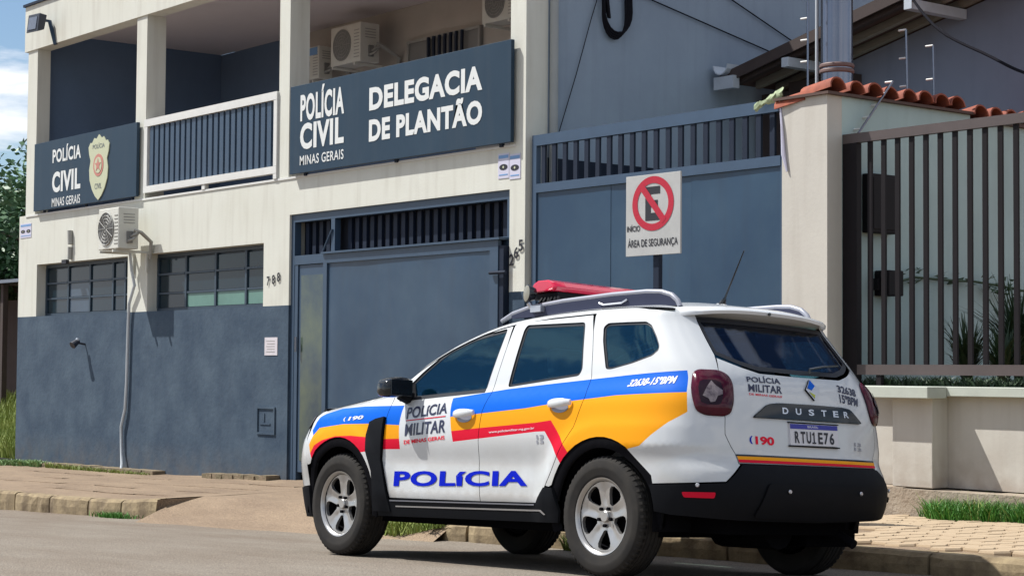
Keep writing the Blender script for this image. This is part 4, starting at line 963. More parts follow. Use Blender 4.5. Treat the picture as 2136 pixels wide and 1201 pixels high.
def panel(name, outline, mats, cls=None, holes=(), lines=(), off=0.0, thk=.016, parent=None, step=.05, gap=.0024, mirror=False, back=None, bulge=0):
    outer = inset(subdiv(outline), gap); hs = [inset(subdiv(h), -gap*.3) for h in holes]
    pts = []; edges = []
    def loop(p, closed=True):
        o = len(pts); pts.extend(p); n = len(p); edges.extend([(o+i, o+(i+1) % n) for i in range(n if closed else n-1)])
    loop(outer)
    for h in hs: loop(h)
    for l, c in lines: loop(subdiv(l, .04, c), c)
    x0 = min(p[0] for p in outer); x1 = max(p[0] for p in outer); z0 = min(p[1] for p in outer); z1 = max(p[1] for p in outer)
    i = 0; x = x0+step/2
    while x < x1:
        z = z0+step/2+(step/2 if i % 2 else 0)
        while z < z1:
            if inpoly((x, z), outer) and not any(inpoly((x, z), h) for h in hs): pts.append((x, z))
            z += step
        x += step; i += 1
    vo, eo, fo, *_ = delaunay_2d_cdt([Vector(p) for p in pts], edges, [], 0, 1e-5)
    tri = []
    for f in fo:
        c = (sum(vo[i].x for i in f)/len(f), sum(vo[i].y for i in f)/len(f))
        if inpoly(c, outer) and not any(inpoly(c, h) for h in hs): tri.append((tuple(f), cls(c) if cls else 0))
    used = sorted({i for f, _ in tri for i in f}); idx = {v: k for k, v in enumerate(used)}; n = len(used)
    def bz(q):
        if not bulge: return 0
        d = min(segd(q, outer[i-1], outer[i]) for i in range(len(outer))); return bulge*math.sin(min(1, d/.07)*math.pi/2)
    P = [(vo[i].x, vo[i].y) for i in used]; NN = [nrm(*q) for q in P]
    fv = [Vector(pos(*q))+nn*(off+bz(q)) for q, nn in zip(P, NN)]; bv = [v-nn*thk for v, nn in zip(fv, NN)]
    faces = [tuple(idx[i] for i in f) for f, _ in tri]; mi = [m_ for _, m_ in tri]
    ec = {}
    for f in faces:
        for a, b in zip(f, f[1:]+f[:1]): ec[(a, b)] = 1
    bd = [(a, b) for (a, b) in ec if (b, a) not in ec]
    nb = len(mats)
    F = faces+[tuple(v+n for v in f[::-1]) for f in faces]+[(b, a, a+n, b+n) for a, b in bd]
    MI = mi+[nb]*len(faces)+[nb]*len(bd)
    def mk(sgn):
        me = bpy.data.meshes.new(name); me.from_pydata([(v.x, v.y*sgn, v.z) for v in fv+bv], [], F if sgn > 0 else [f[::-1] for f in F])
        for q in mats: me.materials.append(q)
        me.materials.append(back or plastic); me.polygons.foreach_set('material_index', MI); me.polygons.foreach_set('use_smooth', [True]*len(F)); me.update()
        if not bulge:
            me.normals_split_custom_set_from_vertices([(q.x, q.y*sgn, q.z) for q in NN]+[(-q.x, -q.y*sgn, -q.z) for q in NN])
        o = bpy.data.objects.new(name, me); COL.objects.link(o); o.parent = parent or car; o.shadow_terminator_geometry_offset = .3; o.shadow_terminator_shading_offset = .15; return o
    a = mk(1)
    return (a, mk(-1)) if mirror else a
MIRS = lambda s: 4*LS-s
def arc(cx_, cz_, r, a0, a1, n=18): return [(cx_+r*math.cos(math.radians(a0+(a1-a0)*i/n)), cz_+r*math.sin(math.radians(a0+(a1-a0)*i/n))) for i in range(n+1)]
# ---- livery
blueF = [(-3.10, .84), (-3.02, .93), (-2.93, .957), (-2.77, .991), (-2.47, 1.002), (-1.99, 1.0), (-1.996, .871), (-2.33, .883), (-2.651, .881), (-2.94, .857), (-3.03, .805)]
orF = [(-3.03, .805), (-2.94, .857), (-2.651, .881), (-2.33, .883), (-1.996, .871), (-1.986, .783), (-2.161, .78), (-2.348, .793), (-2.527, .802), (-2.713, .799), (-2.87, .772), (-2.97, .735), (-3.04, .68), (-3.08, .74)]
rdF = [(-3.04, .68), (-2.97, .735), (-2.87, .772), (-2.713, .799), (-2.527, .802), (-2.348, .793), (-2.161, .78), (-1.986, .783), (-1.978, .715), (-2.158, .713), (-2.3, .70), (-2.7, .66), (-3.0, .64)]
blueR = [(-1.48, 1.040), (-.944, 1.087), (-.496, 1.112), (-.197, 1.127), (.142, 1.144), (.655, 1.166), (.662, 1.042), (.372, 1.034), (.092, 1.028), (-.176, 1.01), (-.429, .992), (-.712, .964), (-1.153, .937), (-1.45, .920)]
rdTop = [(-1.425, .830), (-1.137, .848), (-.597, .877), (-.457, .890)]
orR = [(-1.45, .920), (-1.153, .937), (-.712, .964), (-.429, .992), (-.176, 1.01), (.092, 1.028), (.372, 1.034), (.665, 1.042), (.677, .933), (.535, .873), (.418, .804), (.33, .742), (.1, .70), (-.268, .70), (-.457, .890)]+rdTop[-2::-1]
rdR = rdTop+[(-.268, .704), (-.262, .60), (-.315, .615), (-.508, .825), (-.592, .823), (-1.133, .783), (-1.405, .763)]
LIV = [(blueF, 1), (orF, 2), (rdF, 3), (blueR, 1), (orR, 2), (rdR, 3)]
def livery(c):
    for p, k in LIV:
        if inpoly(c, p): return k
    return 0
LL = [(p, True) for p, _ in LIV]
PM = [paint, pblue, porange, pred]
def clip_lines(outline):
    """livery lines near the panel only"""
    x0 = min(p[0] for p in outline); x1 = max(p[0] for p in outline)
    return [(p, c) for p, c in LL if max(q[0] for q in p) > x0 and min(q[0] for q in p) < x1]
# CDT keeps points outside the outline harmlessly: they are filtered by centroid
zt_line = lambda a, b, d, n=14: [(a+(b-a)*i/n, ZT(a+(b-a)*i/n)-d) for i in range(n+1)]
AG = [(-2.145, 1.085), (-2.145, .997), (-2.152, .923), (-2.17, .645), (-2.085, .395)]          # fender / door gap
BG = [(-1.115, .398), (-1.146, .60), (-1.145, .79), (-1.130, .95), (-1.096, 1.066), (-1.070, 1.36), (-1.055, 1.49)]
CG = [(-.542, .403), (-.478, .504), (-.352, .709), (-.243, .849), (-.180, 1.021), (-.186, 1.144), (-.232, 1.30), (-.275, 1.42), (-.295, 1.505)]
HG = [(1.056, .657), (1.056, .713), (.994, .815), (.988, .902), (.945, 1.173), (.962, 1.26), (.928, 1.485)]    # hatch gap, near side
FA = arc(-2.673, .343, .448, 160, 14); 
fender = zt_line(-3.16, -2.145, .004)+AG[1:]+[(-2.20, .40), (-2.235, .45)]+FA[::-1][2:-2]+[(-3.10, .60), (-3.16, .78)]
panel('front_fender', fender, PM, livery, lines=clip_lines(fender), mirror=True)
door_top = [(x, ZT(x)-.038) for x in (-1.07, -1.2, -1.35, -1.5, -1.65, -1.8, -1.95, -2.05, -2.12)]
fdoor = AG[::-1]; fdoor = [(-2.08, .397)]+[AG[3], AG[2], AG[1]]+[(-2.142, 1.075)]+door_top[::-1]+BG[::-1][1:]
FW = rounded([(-2.06, 1.040), (-1.165, 1.080), (-1.115, 1.475), (-1.442, 1.432), (-1.669, 1.362), (-1.796, 1.283), (-1.90, 1.216), (-2.0, 1.139), (-2.07, 1.085)], .02, 2)
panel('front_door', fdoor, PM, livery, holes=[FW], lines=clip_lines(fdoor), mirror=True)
rdoor = BG+[(-1.04, 1.508), (-.7, ZT(-.7)-.038), (-.32, ZT(-.32)-.038)]+CG[::-1][1:]
RW_ = rounded([(-.955, 1.098), (-.303, 1.152), (-.283, 1.19), (-.372, 1.478), (-.925, 1.488), (-.945, 1.46)], .025, 3)
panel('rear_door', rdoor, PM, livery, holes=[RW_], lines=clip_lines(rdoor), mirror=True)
RA = arc(0, .343, .448, 158, 12)
QW = rounded([(-.075, 1.185), (-.036, 1.182), (.174, 1.213), (.358, 1.251), (.426, 1.283), (.441, 1.311), (.421, 1.368), (.371, 1.432), (.30, 1.455), (-.16, 1.462), (-.192, 1.44), (-.164, 1.357)], .015, 2)
quarter = [(-2.135, 1.09)]+zt_line(-2.13, .30, .003, 30)+[(.5, 1.522), (.928, 1.50)]+HG[::-1][1:7]+[(1.066, .652), (.92, .556), (.375, .535), (.37, .58)]+[(x, z) for x, z in RA[::-1] if z > .62 or x < 0][2:]+[(-.44, .50), (-.475, .506)]+CG[2:]+[(-.30, ZT(-.3)-.032), (-.7, ZT(-.7)-.032), (-1.04, ZT(-1.04)-.032)]+[(x, ZT(x)-.032) for x in (-1.2, -1.35, -1.5, -1.65, -1.8, -1.95, -2.05, -2.12)]
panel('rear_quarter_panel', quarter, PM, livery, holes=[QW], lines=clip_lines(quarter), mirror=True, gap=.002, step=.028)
# bumper, painted upper and black lower
bt = [(.375, .655), (.47, .808), (.60, .873), (.72, .886), (.984, .895), (.99, .815), (1.05, .72)]
wb = bt+[(1.066, .66), (.92, .556), (.375, .535)]
pass
bb = [(.36, .532), (.92, .550), (1.068, .648)]; cen = [(1.3, .650), (1.6, .650)]
blk = bb+cen+[(MIRS(s), z) for s, z in (bb+cen[:1])[::-1]]+[(MIRS(.40), .40), (MIRS(.75), .385), (MIRS(1.05), .362), (1.6, .345), (1.05, .352), (.75, .362), (.52, .37), (.40, .385)]
rb = panel('rear_bumper', blk, [plastic], off=.012, thk=.05, gap=.002)
st_ = [(1.12, .375), (1.2, .555), (1.6, .55), (MIRS(1.2), .555), (MIRS(1.12), .375), (1.6, .36)]
panel('bumper_recess', rounded(st_, .03), [plastic], off=.026, thk=.02, parent=None)
for s in (.698, 1.331, MIRS(1.331), MIRS(.698)):
    P = sp(s, .513 if .8 < s < 2.4 else .535, .03); Q = nrm(s, .53).to_track_quat('Z', 'Y').to_matrix().to_4x4(); Q.translation = P
    MB().lathe([(.012, 0), (.012, .004), (.009, .008)], 12, Q).build('parking_sensor', chrome, car, smooth=True)
for sg_ in (1, -1):
    ss = [(.60, .468), (.583, .497), (.836, .499), (.826, .468)]
    if sg_ < 0: ss = [(MIRS(a), b) for a, b in ss][::-1]
    panel('bumper_reflector', rounded(ss, .01, 2), [pred], off=.020, thk=.01, gap=0)
# tailgate
hatch = HG[:5]+[(.968, 1.245), (1.14, 1.195), (1.265, 1.166), (1.6, 1.162)]; hatch = hatch+[(MIRS(s), z) for s, z in hatch[::-1][1:]]
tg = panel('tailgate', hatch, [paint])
rg_ = [(.935, 1.487), (.972, 1.262), (1.145, 1.207), (1.27, 1.180), (1.6, 1.176)]; rgl = rg_+[(MIRS(s), z) for s, z in rg_[::-1][1:]]
rgl = rgl+[(1.6, 1.492)]
gr_in = inset(subdiv(rgl), .03)
panel('rear_window', rgl, [seal, grear], lambda c: 1 if inpoly(c, gr_in) else 0, lines=[(gr_in, True)], off=-.004, thk=.004, back=grear, gap=.004)
for nm, poly, m_, o_ in (('tailgate_black_line', [(1.060, .708), (MIRS(1.060), .703), (MIRS(1.055), .693), (1.056, .697)], gloss, .006),
                       ('tailgate_orange_line', [(1.062, .697), (MIRS(1.055), .692), (MIRS(1.055), .674), (1.06, .678)], porange, .006),
                       ('tailgate_red_line', [(1.06, .678), (MIRS(1.055), .673), (MIRS(1.055), .660), (1.058, .662)], pred, .006)):
    panel(nm, poly, [m_], off=o_, thk=.001, parent=tg, gap=0)
trim = [(1.175, .913), (1.285, .992), (1.36, 1.0), (1.6, 1.002), (1.84, 1.0), (1.915, .992), (2.015, .913)]
tr_ = panel('model_trim', rounded(trim, .02), [gloss], off=.016, thk=.016, parent=None, gap=0)
# lamps
tl = [(.754, 1.172), (.943, 1.170), (1.013, 1.145), (1.046, 1.081), (1.052, .997), (1.027, .927), (.979, .910), (.83, .913), (.744, .937), (.708, 1.011), (.684, 1.089), (.692, 1.152)]
for sgn in (1, -1):
    q = tl if sgn > 0 else [(MIRS(a), b) for a, b in tl][::-1]
    core = [(.86+.0+(a-.87)*.55, 1.035+(b-1.04)*.5) for a, b in tl]; star_ = [(.885+r*.115*math.sin(t), 1.035+r*.062*math.cos(t)) for i in range(16) for t, r in [(2*math.pi*i/16, (1, .45)[i % 2])]]
    cross_ = [(.83, 1.06), (.86, 1.095), (.90, 1.07), (.955, 1.045), (.955, 1.025), (.92, 1.015), (.90, .985), (.865, .98), (.85, 1.0), (.80, 1.015)]
    if sgn < 0: core = [(MIRS(a), b) for a, b in core][::-1]; cross_ = [(MIRS(a), b) for a, b in cross_][::-1]
    lp = panel('tail_lamp', rounded(q, .03, 3), [tailred], cls=None, off=.008, thk=.03, gap=.002, bulge=.018, step=.022, back=taillens)
    panel('lamp_centre', core, [taillens], off=.028, thk=.006, parent=lp, gap=0, step=.03)
    panel('clear_reflector', cross_, [tailclear], off=.0335, thk=.002, parent=lp, gap=0, step=.03)
# arch cladding
for hx, a0, a1 in ((-2.673, 196, -10), (0, 194, -8)):
    o1 = arc(hx, .343, .446, a0, a1, 30); i1 = arc(hx, .343, .385, a1, a0, 30)
    panel('wheel_arch_trim', o1+i1, [rimdark], off=-.008, thk=.05, mirror=True, gap=0, step=.03)
# dark trim behind the front arch, sill and corner cladding
snk = [(-2.156, .925), (-2.25, .912), (-2.315, .892), (-2.335, .80), (-2.31, .70), (-2.24, .57), (-2.225, .45), (-2.23, .31), (-2.06, .31), (-2.085, .40), (-2.168, .645), (-2.16, .80)]
sn = panel('fender_vent_trim', snk, [plastic], off=.022, thk=.03, mirror=True, gap=.001)
for o in sn: pass
sill = [(-2.20, .392), (-.56, .402), (-.478, .497), (-.40, .497), (-.36, .36), (-.372, .295), (-2.18, .28)]
panel('sill_cladding', sill, [plastic], off=.014, thk=.05, mirror=True, gap=.001)
panel('sill_strip', [(-2.0, .352), (-.50, .368), (-.46, .340), (-.475, .338), (-.51, .358), (-2.0, .343)], [chrome], off=.018, thk=.003, mirror=True, gap=0)
panel('sill_edge', [(-2.06, .388), (-.57, .400), (-.57, .392), (-2.06, .380)], [railgrey], off=.018, thk=.003, mirror=True, gap=0)
# front end
LF = lambda s: 2*(XSF-2*LS)-s
fb = [(-3.105, .60), (-3.17, .78), (-3.25, .86), (-3.9, .80), (-4.55, .80)]; fbl = [(-3.09, .46), (-3.5, .44), (-4.0, .42), (-4.55, .42)]
front = fb+[(LF(s), z) for s, z in fb[::-1][1:]]+[(LF(s), z) for s, z in fbl]+fbl[::-1][1:]
panel('front_bumper', front, [paint], step=.07)
f2 = fbl+[(LF(s), z) for s, z in fbl[::-1][1:]]; f3 = [(-3.09, .25), (-4.55, .22), (LF(-3.09), .25)]
panel('front_bumper_lower', fbl+[(LF(s), z) for s, z in fbl[::-1][1:]]+f3[::-1], [plastic], off=.01, thk=.04, step=.08)
gl = [(-3.70, .80), (-3.72, .93), (-4.55, .945), (LF(-3.72), .93), (LF(-3.70), .80)]
gp = panel('grille', gl, [gloss], off=-.01, step=.07)
for k in range(3): panel('grille_slat', [(-3.80, .825+.035*k), (LF(-3.80), .825+.035*k), (LF(-3.80), .842+.035*k), (-3.80, .842+.035*k)], [chrome], off=.004, thk=.012, parent=gp, gap=0, step=.08)
for sgn in (1, -1):
    q = [(-3.26, .865), (-3.70, .80), (-3.70, .925), (-3.24, .945), (-3.20, .90)]
    if sgn < 0: q = [(LF(a), b) for a, b in q]
    panel('headlight', q, [tailclear], off=.006, thk=.03, step=.06)
# ---- windows
for nm, H in (('front_side_window', FW), ('rear_side_window', RW_), ('quarter_window', QW)):
    Hi = inset(subdiv(H), .018 if nm != 'quarter_window' else .014)
    panel(nm, H, [seal, gside], lambda c, Hi=Hi: 1 if inpoly(c, Hi) else 0, lines=[(Hi, True)], off=-.008, thk=.003, mirror=True, gap=0, back=gside, step=.08)
# triangular sail behind the mirror
panel('mirror_sail', [(-2.06, 1.045), (-1.90, 1.052), (-1.96, 1.15), (-2.0, 1.135), (-2.065, 1.09)], [plastic], off=-.003, thk=.01, mirror=True, gap=.002)
panel('window_belt_trim', [(-2.07, 1.028), (-1.17, 1.070), (-1.166, 1.088), (-2.06, 1.048)], [seal], off=.002, thk=.006, mirror=True, gap=0)
# ---- top surfaces
def shf(x): return .19*max(0, min(1, (x+2.95)/.4))*max(0, min(1, (-.95-x)/.35))
def crown(x): return .045+.02*max(0, min(1, (x+1.4)/.5))
def top_pos(xp, v): 
    zt = ZT(xp); e = side_y(xp, min(zt, .972) if xp < -2.95 else zt)
    return Vector((xp-shf(xp)*(1-v*v), v*e, zt+crown(xp)*(1-abs(v)**2.4)*(1 if xp < .1 else max(.35, 1-(xp-.1)*2))))
def top_panel(name, xa, xb, v0, v1, m, nx, nv, off=0, thk=.012, back=None):
    mb = MB(); vs = []
    for i in range(nx+1):
        for j in range(nv+1): 
            p = top_pos(xa+(xb-xa)*i/nx, v0+(v1-v0)*j/nv); vs.append(p+Vector((0, 0, off)))
    n = nv+1; k = len(vs); up = [(i*n+j, (i+1)*n+j, (i+1)*n+j+1, i*n+j+1) for i in range(nx) for j in range(nv)]
    mb.add(vs+[p-Vector((0, 0, thk)) for p in vs], up, 0); mb.f += [tuple(a+k for a in f[::-1]) for f in up]; mb.m += [1]*len(up)
    bdr = [(i, 0) for i in range(nx+1)]+[(nx, j) for j in range(1, nv+1)]+[(i, nv) for i in range(nx-1, -1, -1)]+[(0, j) for j in range(nv-1, 0, -1)]
    ids = [i*n+j for i, j in bdr]
    mb.f += [(b, a, a+k, b+k) for a, b in zip(ids, ids[1:]+ids[:1])]; mb.m += [1]*len(ids)
    return mb.build(name, [m, back or plastic], car, smooth=True)
top_panel('bonnet', -3.165, -2.235, -.995, .995, paint, 24, 20)
top_panel('cowl', -2.228, -2.165, -.97, .97, plastic, 3, 16, off=-.006)
top_panel('windshield', -2.16, -1.24, -.90, .90, gwind, 20, 18, off=-.004, thk=.004, back=gwind)
top_panel('windshield_pillar', -2.16, -1.235, -.998, -.905, paint, 20, 3); top_panel('windshield_pillar', -2.16, -1.235, .905, .998, paint, 20, 3)
top_panel('roof', -1.232, .30, -.998, .998, paint, 34, 24)
# spoiler
mb = MB(); vs = []; n = 25
for i in range(n):
    y = -.60+1.2*i/(n-1); bx = rear_x(y, 1.49); v = min(.99, abs(y)/side_y(.27, 1.53)); zt = top_pos(.28, v).z
    tp = max(0, min(1, (.60-abs(y))/.06)); ex = .05*tp
    vs += [(bx-.17, y, zt+.002), (bx-.05, y, zt+.004-.004), (bx+ex-.012, y, zt-.022), (bx+ex, y, zt-.034), (bx+ex-.004, y, zt-.052), (bx-.006, y, 1.494), (bx-.05, y, 1.485)]
mb.add(vs, [(i*7+j, (i+1)*7+j, (i+1)*7+j+1, i*7+j+1) for i in range(n-1) for j in range(6)]+[tuple(range(7)), tuple((n-1)*7+j for j in range(7))[::-1]])
spo = mb.build('roof_spoiler', paint, car, smooth=True)
MB().lathe([(.010, 0), (.010, .006)], 10, Matrix.Translation((rear_x(-.02, 1.49)+.052, -.02, 1.535)) @ Matrix.Rotation(math.pi/2, 4, 'Y')).build('washer_jet', gloss, spo)
# ---- cabin and underbody
mb = MB(); mb.box(-3.1, .36, -.74, .74, .24, .40); mb.box(-2.2, .55, -.62, .62, .40, .55); mb.box(.45, .70, -.55, .55, .40, .95); mb.box(.38, .70, -.56, .40, .27, .42); mb.box(.40, .60, .18, .60, .20, .30)
fl_ = mb.build('floor_pan', under, car)
mb = MB(); mb.hexa([(-2.25, -.74, .9), (-1.75, -.74, .9), (-1.75, .74, .9), (-2.25, .74, .9)], [(-2.2, -.70, 1.085), (-1.86, -.70, 1.06), (-1.86, .70, 1.06), (-2.2, .70, 1.085)]); mb.box(-2.25, -1.75, -.78, .78, .55, .9)
ds = mb.build('dashboard', cabin, car, bevel=.02)
a_ = [Vector((-1.60+.06*math.cos(t)*1, -.36+.185*math.sin(t), 1.0+.18*math.cos(t))) for t in [2*math.pi*i/24 for i in range(25)]]
MB().tube(a_, .016, 8, cap=False).tube([(-1.60, -.36, 1.0), (-1.78, -.36, .95)], .05, 10).tube([a_[6], a_[18]], .018, 6).build('steering_wheel', cabin, ds, smooth=True)
def seat(x, y, w_, nm='seat'):
    s = MB().box(x-.25, x+.28, y-w_/2, y+w_/2, .48, .64).hexa([(x+.16, y-w_/2, .6), (x+.32, y-w_/2, .6), (x+.32, y+w_/2, .6), (x+.16, y+w_/2, .6)], [(x+.36, y-w_/2+.04, 1.16), (x+.46, y-w_/2+.04, 1.16), (x+.46, y+w_/2-.04, 1.16), (x+.36, y+w_/2-.04, 1.16)]).build(nm, seatm, car, bevel=.04, seg=3)
    return s
for y in (-.37, .37):
    s = seat(-1.35, y, .50); MB().box(-.98, -.88, y-.13, y+.13, 1.19, 1.36).build('headrest', seatm, s, bevel=.035, seg=3)
s = seat(-.45, 0, 1.25)
for y in (-.40, .0, .40): MB().box(-.06, .03, y-.12, y+.12, 1.17, 1.29).build('headrest', seatm, s, bevel=.03, seg=3)
MB().box(.05, .45, -.6, .6, .95, .98).build('parcel_shelf', cabin, car)
# wheel wells
for hx in (0, -2.673):
    for sg_ in (1, -1):
        mb = MB(); n = 22; pr = [(hx+.41*math.cos(t), .343+.41*math.sin(t)) for t in [math.radians(-10+200*i/n) for i in range(n+1)]]
        vs = [(x, sg_*-.86, z) for x, z in pr]+[(x, sg_*-.55, z) for x, z in pr]; k = n+1
        mb.add(vs, [(i, i+1, k+i+1, k+i) for i in range(n)]+[tuple(range(k, 2*k))]); mb.build('wheel_well', rimdark, car)
MB().tube([(.2, .35, .30), (.7, .35, .27), (.80, .36, .22)], .028, 10).tube([(.1, -.0, .30), (.55, -.0, .30)], .12, 12).build('exhaust', rimdark, car, smooth=True)
MB().box(-.06, .06, -.68, .68, .30, .42).tube([(.0, -.5, .3), (.0, .5, .3)], .06, 8).build('rear_axle', rimdark, car)
# ---- wheels
def cutdisc(R, holes, d, M_, mt, nm, root, zf, rim_n=60, inner=None):
    outer = [(R*math.cos(2*math.pi*i/rim_n), R*math.sin(2*math.pi*i/rim_n)) for i in range(rim_n)]
    pts = []; ed = []
    for lp_ in [outer]+holes:
        o = len(pts); pts += lp_; ed += [(o+i, o+(i+1) % len(lp_)) for i in range(len(lp_))]
    for rr in (.06, .09, .12, .15, .18): pts += [(rr*math.cos(t+.05), rr*math.sin(t+.05)) for t in [2*math.pi*i/40 for i in range(40)] if not any(inpoly((rr*math.cos(t+.05), rr*math.sin(t+.05)), h) for h in holes)]
    vo, eo, fo, *_ = delaunay_2d_cdt([Vector(p) for p in pts], ed, [], 0, 1e-6)
    F = [tuple(f) for f in fo if not any(inpoly((sum(vo[i].x for i in f)/len(f), sum(vo[i].y for i in f)/len(f)), h) for h in holes)]
    n = len(vo); V_ = [(v.x, v.y, zf(v.x, v.y)) for v in vo]+[(v.x, v.y, zf(v.x, v.y)-d) for v in vo]
    ec = {(a, b) for f in F for a, b in zip(f, f[1:]+f[:1])}; bd = [(a, b) for a, b in ec if (b, a) not in ec]
    mb = MB(); mb.add([M_ @ Vector(v) for v in V_], F+[tuple(a+n for a in f[::-1]) for f in F]+[(b, a, a+n, b+n) for a, b in bd])
    return mb.build(nm, mt, root, smooth=True)
def wheel(hx, sgn, rot):
    """sgn -1: near side. local z of the wheel points outwards"""
    t = bpy.data.objects.new('wheel', None); COL.objects.link(t); t.parent = car; t.location = (hx, sgn*.775, .343)
    M_ = Matrix.Rotation(math.pi/2 if sgn < 0 else -math.pi/2, 4, 'X') @ Matrix.Rotation(rot, 4, 'Z')
    h = .105; R = .343
    prof = [(.215, -h+.01), (.225, -h), (.27, -h-.008), (.315, -h-.002), (.334, -h+.02), (R, -h+.045)]
    tread = []
    for k in range(5):
        z = -.062+.031*k; tread += [(R, z-.011), (R, z+.011), (R-.007, z+.0135), (R-.007, z+.0175)]
    prof += tread[:-2]+[(R, h-.045), (.334, h-.018), (.318, h+.001), (.312, h+.004), (.285, h+.007), (.275, h+.0085), (.268, h+.0065), (.235, h), (.222, h-.004), (.216, h-.012)]
    MB().lathe(prof, 56, M_, close=True).build('tyre', tyre, t, smooth=True)
    # sidewall lettering blocks and shoulder lugs
    mb = MB()
    for k in range(56):
        a = 2*math.pi*k/56; mb.hexa(*[[M_ @ Vector((r*math.cos(a+da), r*math.sin(a+da), z)) for r, da, z in q] for q in ([(.334, -.03, h-.05), (.334, .02, h-.05), (.3455, .02, h-.048), (.3455, -.03, h-.048)], [(.322, -.03, h-.004), (.322, .02, h-.004), (.339, .02, h-.016), (.339, -.03, h-.016)])])
    mb.build('shoulder_lugs', tyre, t)
    MB().lathe([(.214, h-.004), (.220, h-.002), (.220, h-.012), (.207, h-.020), (.200, h-.022), (.206, h-.010)], 56, M_, close=True).build('rim_lip', rimm, t, smooth=True)
    MB().lathe([(.207, h-.023), (.200, h-.05), (.19, -h+.02), (.17, -h+.02), (.185, h-.06), (.199, h-.024)], 56, M_, close=True).build('rim_barrel', rimdark, t, smooth=True)  # near-black barrel: shade of the wheel openings put into its colour
    holes = []
    for k in range(5):
        a = math.radians(90+36+72*k); q = [(.080, -.17), (.100, -.25), (.13, -.32), (.160, -.335), (.180, -.28), (.189, -.16), (.190, 0), (.189, .16), (.180, .28), (.160, .335), (.13, .32), (.100, .25), (.080, .17), (.076, 0)]
        holes.append([(r*math.cos(a+b), r*math.sin(a+b)) for r, b in q])
    def zf(x, y):
        r = math.hypot(x, y); a = (math.atan2(y, x)-math.pi/2) % (2*math.pi/5); a = min(a, 2*math.pi/5-a)
        return h-.030+.020*min(1, r/.2)**2*0+.012*math.cos(min(1, r/.21)*math.pi)*-1*.8-.006+(-.012*max(0, 1-a*r/.022) if .075 < r < .185 else 0)
    cutdisc(.205, holes, .022, M_, rimm, 'spokes', t, zf)
    MB().lathe([(.033, h-.05), (.033, h-.030), (.028, h-.026)], 20, M_).build('hub_cap', rimm, t, smooth=True)
    for k in range(5):
        a = math.radians(90+36+72*k); MB().lathe([(.010, h-.05), (.010, h-.024)], 8, M_ @ Matrix.Translation((.052*math.cos(a), .052*math.sin(a), 0))).build('wheel_nut', rimdark, t)
    MB().lathe([(.15, -.02), (.15, .0), (.06, .0), (.06, .03)], 36, M_).build('brake_disc', rimdark, t, smooth=True)
    MB().lathe([(.10, -.10), (.16, -.03)], 24, M_).build('inner_hub', rimdark, t)
wheel(0, -1, math.radians(2)); wheel(-2.673, -1, math.radians(-4)); wheel(0, 1, .4); wheel(-2.673, 1, .9)
# mud flaps
for hx in (): 
    for sg_ in (-1, 1): MB().box(hx, hx+.02, sg_*.80-.07, sg_*.80+.07, .19, .42).build('mud_flap', plastic, car)
# ---- mirrors
for sg_ in (-1, 1):
    mb = MB(); ns_, nr = 12, 14; vs = []
    for i in range(ns_+1):
        v = math.pi*i/ns_
        for j in range(nr):
            u = 2*math.pi*j/nr; cx2 = math.cos(u); cz2 = math.sin(u); sq = (abs(cx2)**4+abs(cz2)**4)**-.25
            r_ = math.sin(v)**.5
            vs.append((-1.945+.072*cx2*sq*r_*.9+(.02 if cx2 > 0 else -.02)*r_, sg_*(.965+.105*-math.cos(v)), 1.112+.066*cz2*sq*r_+.012*math.cos(v)))
    mb.add(vs, [(i*nr+j, i*nr+(j+1) % nr, (i+1)*nr+(j+1) % nr, (i+1)*nr+j) for i in range(ns_) for j in range(nr)])
    mr = mb.build('door_mirror', gloss, car, smooth=True)
    MB().box(-1.862, -1.856, sg_*.965-.085, sg_*.965+.085, 1.055, 1.16).build('mirror_glass', gloss, mr, bevel=.01)  # black instead of silver: the dark reflection is put into the colour
    MB().tube([(-1.97, sg_*.80, 1.045), (-1.97, sg_*.90, 1.065)], .04, 8, rr=[.05, .035]).build('mirror_arm', plastic, mr, smooth=True)
# ---- door handles
for S0, z0, sl in ((-1.30, .935, .05), (-.385, .985, .05)):
    for sg_ in (1, -1):
        y_ = W(S0, z0); mb = MB(); n = 10; vs = []
        for i in range(n+1):
            u = i/n; x = S0-.10+.20*u; o_ = .012+.030*math.sin(math.pi*u)**.6; hz = .017+.010*math.sin(math.pi*u)
            zc = z0+sl*(x-S0)+.004
            for j in range(8):
                a = 2*math.pi*j/8; vs.append((x, -sg_*(y_+o_+.010*math.cos(a)), zc+hz*math.sin(a)))
        mb.add(vs, [(i*8+j, (i+1)*8+j, (i+1)*8+(j+1) % 8, i*8+(j+1) % 8) for i in range(n) for j in range(8)]+[tuple(range(8)), tuple(n*8+j for j in range(8))])
        hd = mb.build('door_handle', paint, car, smooth=True)
        cup = [(S0+.075*math.cos(a), z0-.022+.030*math.sin(a)) for a in [2*math.pi*i/18 for i in range(18)]]
        if sg_ == 1: panel('handle_recess_shade', cup, [railgrey], off=.0025, thk=.002, parent=hd, gap=0)  # flat grey patch painted as the shade in the handle cup
